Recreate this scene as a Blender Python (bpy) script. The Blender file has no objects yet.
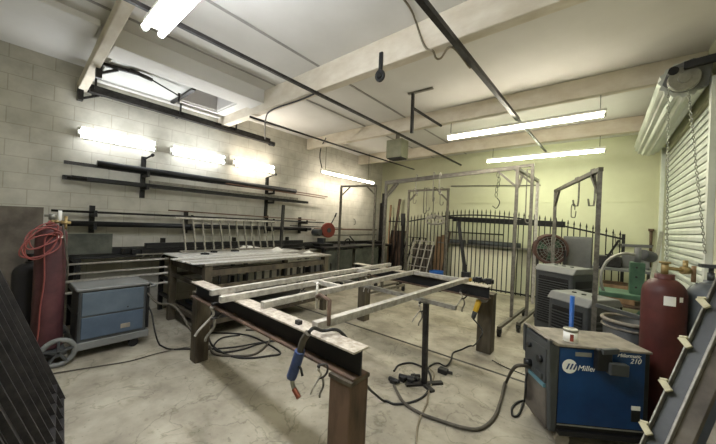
import bpy, math, random
from mathutils import Vector, Matrix
random.seed(7)
PI = math.pi
S = bpy.context.scene
COL = S.collection
V = Vector

# ------------------------------------------------------------------ camera pose
F, W, H = 294.7, 716, 444
YAW, PIT, ROL = math.radians(39.547), math.radians(-.211), math.radians(-2.601)
EYE = V((0, 0, 1.6))
fw = V((-math.sin(YAW), math.cos(YAW), 0)); rt = V((math.cos(YAW), math.sin(YAW), 0)); up = V((0, 0, 1))
f2 = fw*math.cos(PIT) - up*math.sin(PIT); u2 = up*math.cos(PIT) + fw*math.sin(PIT)
r3 = rt*math.cos(ROL) - u2*math.sin(ROL); u3 = u2*math.cos(ROL) + rt*math.sin(ROL)
def at(px, py, x=None, y=None, z=None):
    """the point of a known plane of the room seen along one sight line"""
    d = f2 + r3*(px-358)/F - u3*(py-222)/F
    for i, v in enumerate((x, y, z)):
        if v is not None:
            return EYE + d*((v-EYE[i])/d[i])
cam = bpy.data.cameras.new('camera'); cam.sensor_width = 36; cam.lens = F/W*36; cam.clip_start = .02
co = bpy.data.objects.new('camera', cam); COL.objects.link(co)
m3 = Matrix((r3, u3, -f2)).transposed(); co.matrix_world = Matrix.Translation(EYE) @ m3.to_4x4()
S.camera = co

# ------------------------------------------------------------------ materials
def lin(c):
    return tuple(((v/255)/12.92 if v/255 <= .04045 else ((v/255+.055)/1.055)**2.4) for v in c) + (1,)
def mat(name, rgb, rough=.6, metal=0., var=.25, scale=6., bump=0., rgb2=None, stretch=None, spec=.4):
    m = bpy.data.materials.new(name); m.use_nodes = True
    n, l = m.node_tree.nodes, m.node_tree.links
    b = n['Principled BSDF']; b.inputs['Roughness'].default_value = rough; b.inputs['Metallic'].default_value = metal
    b.inputs['Specular IOR Level'].default_value = spec
    tc = n.new('ShaderNodeTexCoord'); mp = n.new('ShaderNodeMapping'); l.new(tc.outputs['Object'], mp.inputs[0])
    if stretch: mp.inputs['Scale'].default_value = stretch
    no = n.new('ShaderNodeTexNoise'); no.inputs['Scale'].default_value = scale; no.inputs['Detail'].default_value = 5
    no.inputs['Roughness'].default_value = .6
    l.new(mp.outputs[0], no.inputs['Vector'])
    r = n.new('ShaderNodeValToRGB'); l.new(no.outputs['Fac'], r.inputs[0])
    c = lin(rgb); d = lin(rgb2) if rgb2 else tuple(v*(1-var) for v in c[:3])+(1,)
    r.color_ramp.elements[0].position = .35; r.color_ramp.elements[1].position = .65
    r.color_ramp.elements[0].color = d; r.color_ramp.elements[1].color = c
    l.new(r.outputs[0], b.inputs['Base Color'])
    if bump:
        bp = n.new('ShaderNodeBump'); bp.inputs['Strength'].default_value = bump; bp.inputs['Distance'].default_value = .02
        l.new(no.outputs['Fac'], bp.inputs['Height']); l.new(bp.outputs[0], b.inputs['Normal'])
    return m
def emit(name, rgb, strength):
    m = bpy.data.materials.new(name); m.use_nodes = True
    n, l = m.node_tree.nodes, m.node_tree.links
    n.remove(n['Principled BSDF']); e = n.new('ShaderNodeEmission')
    no = n.new('ShaderNodeTexNoise'); no.inputs['Scale'].default_value = 2
    r = n.new('ShaderNodeValToRGB'); l.new(no.outputs['Fac'], r.inputs[0])
    c = tuple(v/255 for v in rgb)+(1,)
    r.color_ramp.elements[0].color = tuple(v*.97 for v in c[:3])+(1,); r.color_ramp.elements[1].color = c
    l.new(r.outputs[0], e.inputs['Color']); e.inputs['Strength'].default_value = strength
    l.new(e.outputs[0], n['Material Output'].inputs[0]); return m

def block_wall_mat():
    m = mat('painted_block', (196, 192, 180), .75, scale=3.0, rgb2=(172, 168, 156), bump=.08)
    n, l = m.node_tree.nodes, m.node_tree.links
    g = n.new('ShaderNodeNewGeometry'); sp = n.new('ShaderNodeSeparateXYZ'); l.new(g.outputs['Position'], sp.inputs[0])
    cb = n.new('ShaderNodeCombineXYZ'); l.new(sp.outputs['Y'], cb.inputs['X']); l.new(sp.outputs['Z'], cb.inputs['Y'])
    br = n.new('ShaderNodeTexBrick'); l.new(cb.outputs[0], br.inputs['Vector'])
    br.inputs['Scale'].default_value = 1; br.inputs['Brick Width'].default_value = .41; br.inputs['Row Height'].default_value = .205
    br.inputs['Mortar Size'].default_value = .006; br.inputs['Mortar Smooth'].default_value = .3
    br.inputs['Color1'].default_value = (1, 1, 1, 1); br.inputs['Color2'].default_value = (.96, .96, .95, 1); br.inputs['Mortar'].default_value = (.78, .76, .73, 1)
    b = n['Principled BSDF']; src = b.inputs['Base Color'].links[0].from_socket
    mx = n.new('ShaderNodeMix'); mx.data_type = 'RGBA'; mx.blend_type = 'MULTIPLY'; mx.inputs[0].default_value = 1
    l.new(src, mx.inputs[6]); l.new(br.outputs['Color'], mx.inputs[7]); l.new(mx.outputs[2], b.inputs['Base Color'])
    bp = n.new('ShaderNodeBump'); bp.inputs['Strength'].default_value = .22; bp.inputs['Distance'].default_value = .01; bp.invert = True
    l.new(br.outputs['Fac'], bp.inputs['Height']); l.new(bp.outputs[0], b.inputs['Normal'])
    return m
def floor_mat():
    m = mat('stained_concrete', (164, 157, 140), .62, scale=2.2, rgb2=(124, 117, 103), bump=.05, spec=.3)
    n, l = m.node_tree.nodes, m.node_tree.links
    b = n['Principled BSDF']; src = b.inputs['Base Color'].links[0].from_socket
    g = n.new('ShaderNodeNewGeometry')
    def layer(src, scale, lo, hi, dark, detail=6, stretch=None, wind=0):
        mp = n.new('ShaderNodeMapping'); l.new(g.outputs['Position'], mp.inputs[0])
        if stretch: mp.inputs['Scale'].default_value = stretch; mp.inputs['Rotation'].default_value = (0, 0, .5)
        no = n.new('ShaderNodeTexNoise'); no.inputs['Scale'].default_value = scale; no.inputs['Detail'].default_value = detail
        no.inputs['Distortion'].default_value = wind
        l.new(mp.outputs[0], no.inputs['Vector'])
        r = n.new('ShaderNodeValToRGB'); l.new(no.outputs['Fac'], r.inputs[0])
        e = r.color_ramp.elements
        e[0].position = lo; e[0].color = (1, 1, 1, 1); e[1].position = hi; e[1].color = (1, 1, 1, 1)
        k = e.new((lo+hi)/2); k.color = (dark, dark, dark*.95, 1)
        mx = n.new('ShaderNodeMix'); mx.data_type = 'RGBA'; mx.blend_type = 'MULTIPLY'; mx.inputs[0].default_value = 1
        l.new(src, mx.inputs[6]); l.new(r.outputs[0], mx.inputs[7]); return mx.outputs[2]
    s = layer(src, 1.7, .458, .474, .62, 7, None, .5)       # tide marks of dried water
    s = layer(s, 1.1, .60, .75, .80, 5, (1, 3.5, 1), 1.0)   # scuffs
    s = layer(s, 7, .30, .40, .78, 4)
    s = layer(s, 26, .22, .36, .72, 3)
    l.new(s, b.inputs['Base Color']); return m

M = dict(
    block=block_wall_mat(), floor=floor_mat(),
    back=mat('painted_back_wall', (198, 198, 170), .7, scale=1.2, rgb2=(187, 186, 158), bump=.05),
    ceil=mat('ceiling_board', (216, 213, 208), .8, scale=1.0, rgb2=(206, 203, 197)),
    beam=mat('old_painted_beam', (214, 206, 190), .8, scale=7, rgb2=(198, 187, 168), bump=.25, stretch=(.5, 1, 1)),
    white=mat('white_board', (196, 196, 190), .6, scale=2, var=.08),
    steel=mat('dark_mill_steel', (62, 60, 58), .45, .6, scale=12, rgb2=(40, 38, 37)),
    black=mat('black_paint', (24, 24, 25), .5, 0, scale=14, var=.4),
    panel_iron=mat('dusty_black_iron', (56, 53, 51), .5, .3, scale=14, rgb2=(30, 28, 28)),
    iron=mat('black_iron', (30, 29, 28), .5, .3, scale=14, var=.4),
    galv=mat('galvanised_steel', (138, 134, 124), .45, .4, scale=18, rgb2=(104, 100, 92)),
    rackm=mat('worn_rack_steel', (116, 111, 101), .5, .4, scale=18, rgb2=(84, 80, 72)),
    bright=mat('sheen_toned_steel', (226, 225, 220), .3, .15, scale=16, rgb2=(196, 194, 188), spec=.6),  # near-white base colour stands in for the wall lights' sheen on the steel
    pale=mat('pale_raw_steel', (194, 190, 181), .4, .35, scale=20, rgb2=(156, 150, 140)),
    beamtop=mat('ground_steel', (196, 188, 174), .5, .35, scale=30, rgb2=(150, 138, 122)),
    rust=mat('rust_brown_steel', (104, 82, 66), .7, .2, scale=9, rgb2=(62, 50, 42), stretch=(1, 1, .3)),
    post=mat('brown_post_steel', (96, 88, 72), .65, .3, scale=8, rgb2=(58, 50, 42), stretch=(1, 1, .25)),
    copper=mat('reddish_bar', (116, 88, 72), .5, .5, scale=10),
    brownplate=mat('stained_plate', (112, 104, 94), .8, .1, scale=3.5, rgb2=(78, 72, 66)),
    grey=mat('grey_paint', (112, 113, 110), .55, scale=6, var=.2),
    dgrey=mat('dark_grey_plastic', (64, 66, 66), .5, scale=8, var=.2),
    lgrey=mat('dusty_grey_top', (146, 138, 124), .7, scale=8, rgb2=(112, 104, 92)),
    bluegrey=mat('faded_blue_panel', (84, 95, 105), .6, scale=5, rgb2=(72, 83, 93)),
    bluegrey2=mat('faded_blue_lower', (72, 85, 100), .6, scale=5, rgb2=(62, 75, 90)),
    blue=mat('deep_blue_enamel', (16, 60, 108), .4, scale=4, rgb2=(11, 46, 88)),
    bluep=mat('bright_blue_plastic', (36, 92, 168), .4, scale=4, var=.15),
    navy=mat('navy_rubber', (54, 70, 112), .5, scale=20, var=.3),
    maroon=mat('maroon_cylinder', (84, 38, 34), .5, scale=4, rgb2=(62, 26, 24), spec=.4),
    maroon2=mat('dull_maroon_cylinder', (92, 54, 56), .6, scale=5, rgb2=(66, 40, 42)),
    darkcyl=mat('dark_cylinder', (40, 38, 42), .5, scale=5),
    greycyl=mat('grey_cylinder', (88, 92, 94), .5, scale=5, var=.2),
    hose=mat('red_hose', (128, 64, 58), .5, scale=10, var=.2),
    brass=mat('brass', (164, 142, 96), .45, .5, scale=12, var=.3),
    cable=mat('black_rubber', (30, 29, 27), .6, scale=20, var=.3),
    cable2=mat('grey_rubber', (78, 72, 62), .65, scale=20, var=.3),
    cord=mat('dusty_pale_cord', (128, 118, 98), .7, scale=20, var=.3),
    slat=mat('door_slat', (206, 208, 200), .5, .15, scale=3, rgb2=(190, 194, 184)),
    chain=mat('chain_metal', (170, 172, 160), .35, .8, scale=30, var=.3),
    green=mat('machine_green', (74, 106, 82), .55, scale=6, rgb2=(54, 82, 62)),
    cream=mat('cream_peg', (196, 188, 156), .6, scale=10, var=.15),
    red=mat('red_guard', (128, 54, 42), .5, scale=6, var=.25),
    yellow=mat('yellow_plastic', (214, 172, 50), .5, scale=6, var=.15),
    wood=mat('timber', (152, 124, 92), .7, scale=8, rgb2=(118, 92, 66), stretch=(1, 1, .2)),
    paper=mat('white_paper', (236, 234, 226), .7, scale=8, var=.06),
    cloth=mat('grey_green_cloth', (88, 90, 80), .9, scale=5, rgb2=(62, 64, 58)),
    teal=mat('teal_label', (90, 130, 142), .5, scale=8, var=.15),
    tin=mat('tin_lid', (150, 148, 138), .4, .5, scale=20, var=.2),
    boxm=mat('pale_junction_box', (150, 150, 128), .6, scale=4, rgb2=(128, 128, 106)),
    pane=mat('dusty_violet_dome', (168, 160, 176), .35, scale=5, rgb2=(96, 88, 110)),
    fixture=mat('white_enamel_fixture', (218, 216, 204), .5, scale=3, var=.08),
    copperred=mat('copper_nozzle', (130, 72, 50), .4, .6, scale=10),
)
TUBE = {'cool': emit('tube_cool', (232, 241, 255), 60), 'wall': emit('tube_wall', (236, 246, 255), 17), 'warm': emit('tube_warm', (255, 232, 198), 26), 'green': emit('tube_green', (234, 246, 178), 42), 'lime': emit('tube_lime', (255, 235, 190), 46)}

# ------------------------------------------------------------------ mesh builder
class MB:
    def __init__(s, o=(0, 0, 0), T=None):
        s.v = []; s.f = []; s.sm = []; s.o = V(o); s.T = T
    def add(s, vs, fs, smooth=False):
        b = len(s.v)
        for p in vs:
            p = V(p)
            if s.T is not None: p = s.T @ p
            s.v.append(p - s.o)
        for f in fs: s.f.append([b+i for i in f]); s.sm.append(smooth)
        return s
    def box(s, x0, x1, y0, y1, z0, z1):
        return s.add([(x0, y0, z0), (x1, y0, z0), (x1, y1, z0), (x0, y1, z0), (x0, y0, z1), (x1, y0, z1), (x1, y1, z1), (x0, y1, z1)],
                     [(3, 2, 1, 0), (4, 5, 6, 7), (0, 1, 5, 4), (1, 2, 6, 5), (2, 3, 7, 6), (3, 0, 4, 7)])
    def bar(s, p, q, w, h=None, u=(0, 0, 1)):
        """rectangular bar from p to q, w wide across, h high along u"""
        p, q = V(p), V(q); h = h or w; d = (q-p).normalized(); u = V(u)
        if abs(d.dot(u)) > .98: u = V((0, 1, 0)) if abs(d.y) < .9 else V((1, 0, 0))
        a = d.cross(u).normalized(); b = a.cross(d).normalized(); vs = []
        for c in (p, q):
            for i, j in ((-1, -1), (1, -1), (1, 1), (-1, 1)): vs.append(c + a*i*w/2 + b*j*h/2)
        return s.add(vs, [(0, 1, 2, 3), (7, 6, 5, 4), (0, 4, 5, 1), (1, 5, 6, 2), (2, 6, 7, 3), (3, 7, 4, 0)])
    def cyl(s, p, q, r, r2=None, n=14, cap=True):
        p, q = V(p), V(q); r2 = r if r2 is None else r2; d = (q-p).normalized()
        u = V((0, 0, 1)) if abs(d.z) < .9 else V((1, 0, 0)); a = d.cross(u).normalized(); b = d.cross(a); vs = []
        for c, rr in ((p, r), (q, r2)):
            for i in range(n): t = 2*PI*i/n; vs.append(c + (a*math.cos(t) + b*math.sin(t))*rr)
        s.add(vs, [(i, (i+1) % n, n+(i+1) % n, n+i) for i in range(n)], True)
        if cap:
            k = len(s.v)-2*n
            s.f.append([k+i for i in range(n)][::-1]); s.sm.append(False)
            s.f.append([k+n+i for i in range(n)]); s.sm.append(False)
        return s
    def tube(s, pts, r, n=8, closed=False):
        pts = [V(p) for p in pts]; N = len(pts); vs = []; a = None
        for i, p in enumerate(pts):
            d = (pts[min(i+1, N-1)] - pts[max(i-1, 0)])
            if d.length < 1e-9: d = V((0, 0, 1))
            d.normalize()
            if a is None: a = d.cross(V((0, 0, 1)) if abs(d.z) < .9 else V((1, 0, 0)))
            a = (a - d*a.dot(d))
            if a.length < 1e-6: a = d.orthogonal()
            a.normalize(); b = d.cross(a)
            for k in range(n): t = 2*PI*k/n; vs.append(p + (a*math.cos(t)+b*math.sin(t))*r)
        fs = [(i*n+k, i*n+(k+1) % n, (i+1)*n+(k+1) % n, (i+1)*n+k) for i in range(N-1) for k in range(n)]
        s.add(vs, fs, True); s.add(vs[:n], [list(range(n))[::-1]]); s.add(vs[-n:], [list(range(n))]); return s
    def lathe(s, prof, c=(0, 0, 0), n=28):
        """profile of (radius, z) turned about a vertical axis at c"""
        vs = []; c = V(c)
        for r, z in prof:
            for i in range(n): t = 2*PI*i/n; vs.append(c + V((r*math.cos(t), r*math.sin(t), z)))
        fs = [(j*n+i, j*n+(i+1) % n, (j+1)*n+(i+1) % n, (j+1)*n+i) for j in range(len(prof)-1) for i in range(n)]
        s.add(vs, fs, True)
        k = len(s.v)-len(vs)
        s.f.append([k+i for i in range(n)][::-1]); s.sm.append(False)
        k = len(s.v)-n; s.f.append([k+i for i in range(n)]); s.sm.append(False); return s
    def prism(s, poly, axis, a, b):
        """polygon extruded along an axis ('x','y','z') from a to b"""
        n = len(poly); vs = []
        for t in (a, b):
            for u, w in poly: vs.append({'x': (t, u, w), 'y': (u, t, w), 'z': (u, w, t)}[axis])
        return s.add(vs, [list(range(n)), [n+i for i in range(n)][::-1]] + [(i, n+i, n+(i+1) % n, (i+1) % n) for i in range(n)])
    def ring(s, c, R, r, nrm=(0, 0, 1), N=28, n=8):
        nrm = V(nrm).normalized(); a = nrm.orthogonal().normalized(); b = nrm.cross(a)
        return s.tube([V(c)+(a*math.cos(2*PI*i/N)+b*math.sin(2*PI*i/N))*R for i in range(N+1)], r, n)
    def build(s, name, m, parent=None, bevel=0., loc=None):
        me = bpy.data.meshes.new(name)
        me.from_pydata([tuple(v) for v in s.v], [], s.f); me.update()
        me.polygons.foreach_set('use_smooth', s.sm)
        import bmesh
        bm = bmesh.new(); bm.from_mesh(me); bmesh.ops.recalc_face_normals(bm, faces=bm.faces); bm.to_mesh(me); bm.free()
        me.materials.append(M[m] if isinstance(m, str) else m)
        o = bpy.data.objects.new(name, me); COL.objects.link(o)
        if parent: o.parent = parent
        if loc is not None: o.location = loc
        if bevel:
            b = o.modifiers.new('bevel', 'BEVEL'); b.width = bevel; b.segments = 2; b.limit_method = 'ANGLE'; b.angle_limit = .7
        return o
def tag(o, label, cat, group=None, kind=None):
    o['label'] = label; o['category'] = cat
    if group: o['group'] = group
    if kind: o['kind'] = kind
    return o
def thing(name, label, cat, loc=(0, 0, 0), rz=0, group=None):
    o = bpy.data.objects.new(name, None); COL.objects.link(o); o.empty_display_size = .1
    o.location = loc; o.rotation_euler = (0, 0, rz); return tag(o, label, cat, group)
def single(name, mb_fn, m, label, cat, loc, group=None, bevel=0.):
    """a thing that is one mesh; mb_fn(mb) adds shapes in world coordinates"""
    mb = MB(loc); mb_fn(mb); return tag(mb.build(name, m, None, bevel, loc), label, cat, group)
def struct(name, mb, m, parent=None, bevel=0.):
    o = mb.build(name, m, parent, bevel)
    if not parent: o['kind'] = 'structure'
    return o
def kids(o): return list(o.children)
def copy_tree(o, parent=None):
    c = o.copy(); COL.objects.link(c)
    if parent: c.parent = parent
    for k in kids(o): copy_tree(k, c)
    return c
def spline(P, n=8):
    P = [V(p) for p in P]; Q = [P[0]*2-P[1]] + P + [P[-1]*2-P[-2]]; out = []
    for i in range(1, len(Q)-2):
        a, b, c, d = Q[i-1:i+3]
        for k in range(n):
            t = k/n
            out.append(.5*((2*b)+(c-a)*t+(2*a-5*b+4*c-d)*t*t+(3*b-a-3*c+d)*t**3))
    return out + [P[-1]]
def cable(name, pts, r, m, label, cat='cable', group=None):
    pts = [V((p.x, p.y, max(p.z, r+.001))) for p in spline(pts)]; o = pts[0].copy()
    return single(name, lambda b: b.tube(pts, r, 8), m, label, cat, o, group)
def fl(L, z=.012): return [at(px, py, z=z) for px, py in L]
def text(s, size, name, m, parent, loc, rot, shear=0., extrude=.0008):
    c = bpy.data.curves.new(name, 'FONT'); c.body = s; c.size = size; c.extrude = extrude; c.shear = shear
    tmp = bpy.data.objects.new(name+'_t', c); COL.objects.link(tmp)
    dg = bpy.context.evaluated_depsgraph_get(); me = bpy.data.meshes.new_from_object(tmp.evaluated_get(dg))
    bpy.data.objects.remove(tmp); me.materials.clear(); me.materials.append(M[m]); me.name = name
    o = bpy.data.objects.new(name, me); COL.objects.link(o); o.parent = parent; o.location = loc; o.rotation_euler = rot
    return o

# ================================================================== SETTING
XL, XR, YB, YF, ZC = -5.8, .84, 8.2, -1.4, 3.66
struct('floor', MB().box(XL-.15, XR+.15, YF-.15, YB+.15, -.1, 0), 'floor')
struct('wall_left', MB().box(XL-.15, XL, YF-.15, YB+.15, 0, ZC+.1), 'block')
struct('wall_back', MB().box(XL, XR, YB, YB+.15, 0, ZC+.1), 'back')
struct('wall_front', MB().box(XL, XR, YF-.15, YF, 0, ZC+.1), 'back')
DY0, DY1, DZ = 4.45, 7.5, 3.1          # roller door opening
struct('wall_right', MB().box(XR, XR+.15, YF, DY0, 0, ZC+.1).box(XR, XR+.15, DY1, YB, 0, ZC+.1).box(XR, XR+.15, DY0, DY1, DZ, ZC+.1), 'back')
HX0, HX1, HY0, HY1 = -5.5, -4.68, 1.78, 2.46      # roof light opening
c = MB().box(XL-.15, HX0, YF-.15, YB+.15, ZC, ZC+.1).box(HX1, XR+.15, YF-.15, YB+.15, ZC, ZC+.1)
c.box(HX0, HX1, YF-.15, HY0, ZC, ZC+.1).box(HX0, HX1, HY1, YB+.15, ZC, ZC+.1)
struct('ceiling', c, 'ceil')
struct('floor_joint', MB().box(XL, XR, 3.555, 3.59, -.002, .002), 'steel')       # open joint between the floor slabs
j = MB()
for x in (-2.96, -3.93):
    j.box(x-.018, x+.018, YF, YB, ZC-.008, ZC+.01)
struct('trim_1', j, mat('ceiling_batten', (160, 156, 152), .8, scale=4))       # batten strips over the board joints
for i, (y, zb, t) in enumerate(((2.62, 3.34, .13), (4.85, 3.40, .11), (6.9, 3.40, .11))):
    o = MB().box(XL, XR, y, y+t, zb, ZC).build('ceiling_beam', 'beam', None, .012); o['kind'] = 'structure'
o = MB().bar((XL, .68, 3.36), (-3.05, .68, 3.60), .10, .13).build('ceiling_strut', 'beam', None, .01); o['kind'] = 'structure'
g = MB().box(-4.62, -4.22, .74, 2.62, 3.44, ZC).box(-4.5, -4.22, YF, .62, 3.585, ZC)
struct('trim_2', g, 'ceil', None, .01)                 # girder beside the roof light
g = MB().box(XL, HX0, .78, 2.62, 3.5, 3.53).box(HX0, -4.66, HY1, 2.62, 3.5, 3.53).box(HX0, HX0+.02, HY0, HY1, 3.53, 3.9).box(HX0, HX1, HY1-.02, HY1, 3.53, 3.9).box(HX0, HX1, HY0, HY0+.02, 3.53, 3.9)
struct('trim_3', g, 'ceil')
w = struct('window_1', MB().box(HX0-.05, HX1+.05, HY0-.05, HY1+.05, 3.9, 3.93), 'pane')
M['pane'].node_tree.nodes['Principled BSDF'].inputs['Transmission Weight'].default_value = .7
struct('trim_4', MB().box(-3.62, -3.2, 4.99, 5.3, 2.98, ZC), 'boxm', None, .01)  if False else None
struct('baseboard_back', MB().box(XL, XR, YB-.012, YB, 2.285, 2.30), 'back')     # faint ledge across the back wall
# pilaster the iron panels lean on
p = MB().box(-3.4, -2.5, YF, -.74, 0, ZC).build('pillar', 'block'); p['kind'] = 'structure'

# roller door ------------------------------------------------------
d = MB(); nz = 34
prof = []
for i in range(nz):
    z = DZ*i/nz; h = DZ/nz
    prof += [(XR+.075, z), (XR+.075, z+.010), (XR+.036, z+.014), (XR+.03, z+h*.6), (XR+.042, z+h-.003)]
prof.append((XR+.055, DZ))
vs = [(x, y, z) for y in (DY0, DY1) for x, z in prof]; n = len(prof)
d.add(vs, [(i, i+1, n+i+1, n+i) for i in range(n-1)])
door = d.build('door_1', 'slat'); door['kind'] = 'structure'
MB().box(XR-.05, XR, DY0-.06, DY0+.02, 0, DZ+.1).build('door_guide', 'slat', door)
MB().box(XR-.05, XR, DY1-.02, DY1+.07, 0, DZ+.1).build('door_guide', 'slat', door)
# rolled curtain above the door
A = V((.62, 4.52, 3.27)); R = .185
root = thing('shutter_roll', 'white corrugated roll of the roller shutter above the door opening', 'shutter', A)
b = MB(A); N = 64; vs = []
for y in (4.52, 7.55):
    for i in range(N):
        t = 2*PI*i/N; r = R+.012*math.cos(i*PI/2); vs.append((A.x+r*math.cos(t), y, A.z+r*math.sin(t)))
b.add(vs, [(i, (i+1) % N, N+(i+1) % N, N+i) for i in range(N)]+[list(range(N))[::-1], [N+i for i in range(N)]])
b.build('curtain_roll', 'slat', root)
b = MB(A); b.cyl((A.x, 4.51, A.z), (A.x, 4.45, A.z), .15, n=24); b.prism([(A.x-.17, A.z-.05), (A.x-.09, A.z-.15), (A.x+.16, A.z-.14), (A.x+.19, A.z+.12), (A.x+.05, A.z+.17), (A.x-.12, A.z+.12)], 'y', 4.44, 4.46)
b.build('end_plate', 'grey', root, .01)
b = MB(A); b.cyl((A.x-.02, 4.36, A.z-.05), (A.x-.02, 4.42, A.z-.05), .12, n=26)
b.cyl((A.x-.02, 4.34, A.z-.05), (A.x-.02, 4.37, A.z-.05), .05); b.build('chain_wheel', 'tin', root, .006)
b = MB(A); b.bar((A.x-.03, 4.33, A.z+.06), (.80, 4.28, A.z+.06), .05, .07).cyl((A.x-.1, 4.34, A.z+.04), (A.x-.1, 4.43, A.z+.04), .04)
b.build('bracket_arm', 'black', root)
def chain_fn(p, q, pitch=.03):
    p, q = V(p), V(q)
    def fn(b):
        n = int((q-p).length/pitch); d = (q-p).normalized()
        for i in range(n):
            c = p + d*(i+.5)*pitch; s = V((1, 0, 0)) if i % 2 else V((0, 1, 0))
            pts = [c + d*math.sin(t)*pitch*.62 + s*math.cos(t)*.009 for t in [2*PI*k/8 for k in range(9)]]
            b.tube(pts, .0038, 5)
    return fn
c1 = V((.49, 4.385, 3.17)); c2 = V((.63, 4.385, 3.13))
single('hand_chain', chain_fn(c1, (.535, 4.385, 1.24)), 'chain', 'far hand chain hanging from the shutter hoist wheel, further from the door guide', 'chain', c1)
single('hand_chain', chain_fn(c2, (.785, 4.36, 1.45)), 'chain', 'hand chain slanting across the door slats from the hoist wheel', 'chain', c2)

# ================================================================== CEILING FITTINGS
def light(loc, axis, L, kind, label, group, n_tubes=1, wires=(), strength=None, wall=False):
    root = thing('fluorescent_light', label, 'light', loc, 0, group)
    ax = V((1, 0, 0)) if axis == 'x' else V((0, 1, 0)); sd = V((0, 1, 0)) if axis == 'x' else V((1, 0, 0))
    up = V((0, 0, 1))
    if wall:   # tubes face out from the wall
        MB().bar(-ax*L/2-sd*.02, ax*L/2-sd*.02, .03, .11).build('housing', 'fixture', root, .005)
        offs = [sd*.045+up*.05, sd*.045-up*.05]
    else:
        MB().bar(-ax*L/2+up*.02, ax*L/2+up*.02, .055 if n_tubes == 1 else .14, .04).build('housing', 'fixture', root, .005)
        offs = [-up*.04] if n_tubes == 1 else [-up*.035+sd*.06, -up*.035-sd*.06]
    for o in offs:
        MB().cyl(o-ax*(L/2-.03), o+ax*(L/2-.03), .024, n=12).build('tube', TUBE[kind], root)
        for e in (-1, 1): MB().cyl(o+ax*e*(L/2), o+ax*e*(L/2-.03), .026, n=10).build('end_cap', 'fixture', root)
    for t, h in wires:
        MB().cyl(ax*t+up*.03, ax*t+up*(h), .005, n=6).build('hanger_wire', 'cable', root)
    return root
LT = []
light((-1.78, .77, 3.18), 'x', 2.44, 'cool', 'bright twin tube light nearest overhead, between first two beams', 'ceiling lights', 2, ((-.9, .47), (.9, .47)))
for y, lab in ((1.115, 'first and lowest-left wall light above the pipe racks, nearest the camera'), (2.265, 'middle wall light above the pipe racks'), (3.38, 'third wall light above the pipe racks, with warm glow')):
    light((XL+.10, y, 2.70), 'y', .94, 'wall' if y < 3 else 'warm', lab, 'left wall lights', 2, (), wall=True)
light((-5.35, 6.06, 2.86), 'y', 2.2, 'warm', 'single tube light hanging in the far corner over the workbench', 'ceiling lights', 1, ((-.95, .82), (.8, .82)))
light((-1.06, 4.905, 3.18), 'x', 2.13, 'lime', 'long tube light hanging under the ceiling below the second-last beam', 'ceiling lights', 1, ((-1.0, .225), (1.0, .225)))
light((-1.02, 6.955, 3.16), 'x', 2.08, 'green', 'tube light hanging closest to the back wall', 'ceiling lights', 1, ((-.9, .245), (.95, .245)))

single('conduit_pipe', lambda b: b.bar((-2.96, YF, 3.3), (-2.99, 7.9, 3.3), .035), 'steel', 'long dark steel pipe under the beams crossing the room centre', 'pipe', (-2.96, YF, 3.3))
single('conduit_pipe', lambda b: b.bar((-1.12, .95, 3.3), (-1.04, 5.0, 3.3), .05).bar((-1.04, 5.0, 3.3), (-.95, 7.6, 3.3), .03), 'steel', 'thick dark steel bar under the beams near the long tube lights', 'pipe', (-1.12, .95, 3.3))
single('conduit_pipe', lambda b: b.cyl((-4.6, 2.6, 3.3), (-4.55, 5.2, 3.3), .018).cyl((-4.55, 5.2, 3.3), (-4.42, 7.9, 3.3), .018), 'steel', 'thin dark pipe under the beams on the side of the block wall', 'pipe', (-4.6, 2.6, 3.3))
h = V((-2.31, 3.99, ZC)); hr = thing('pipe_hanger', 'steel drop hanger bracket fixed to the ceiling between second and third beams', 'bracket', h)
MB(h).bar(h+V((-.08, 0, -.012)), h+V((.32, 0.02, -.012)), .05, .02).build('top_plate', 'galv', hr)
MB(h).bar(h+V((0, 0, -.02)), h+V((-.02, .05, -.62)), .04).build('drop_rod', 'steel', hr)
MB(h).bar(h+V((0, .02, -.24)), h+V((.1, .85, -.30)), .03).build('side_arm', 'steel', hr)
q = V((-3.42, 5.35, 3.0)); br = thing('junction_box', 'pale grey-green box with dark underside hanging from the third beam', 'box', q)
MB(q).box(q.x-.19, q.x+.19, q.y-.14, q.y+.14, q.z+.02, 3.40).build('body', 'boxm', br, .008)
MB(q).box(q.x-.17, q.x+.17, q.y-.12, q.y+.12, q.z, q.z+.02).build('base_plate', 'black', br)
MB(q).box(q.x-.03, q.x+.03, q.y-.03, q.y+.03, 3.40, ZC).build('mount', 'galv', br)
q = V((-1.93, 2.60, 3.24)); cr = thing('hanging_clamp', 'black strap with round pulley clipped to the face of the large beam', 'pulley', q)
MB(q).box(q.x-.02, q.x+.02, q.y-.005, q.y+.018, q.z, q.z+.25).build('strap', 'black', cr)
MB(q).ring(q+V((.01, -.01, -.02)), .045, .02, (0, 1, .2), 20).cyl(q+V((.01, -.03, -.02)), q+V((.01, .01, -.02)), .025).build('wheel', 'black', cr)
cable('conduit_cable', [at(398, -8, z=3.64), at(410, 8, z=3.64), at(416, 22, y=2.60), at(421, 38, y=2.60), at(426, 48, y=2.60), at(433, 51, y=2.60), at(436, 58, z=3.32), at(441, 58, z=3.31), at(452, 47, z=3.31), at(470, 68, z=3.27)], .010, 'cord', 'pale electric conduit bending down over the large beam to the thick bar')
cable('conduit_cable', [at(265, 139, z=3.2), at(265.5, 120, z=3.28), at(272, 110, z=3.31), at(300, 100, z=3.31), at(318, 92, z=3.31)], .012, 'cable', 'dark cable looping from the wall angle bar up under the large beam')
cable('conduit_cable', [at(322, 168, x=-5.35), at(320, 158, x=-5.4), at(321, 148, x=-5.4), at(326, 138, z=3.5)], .012, 'cable', 'dark flex feeding the corner tube light')
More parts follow.
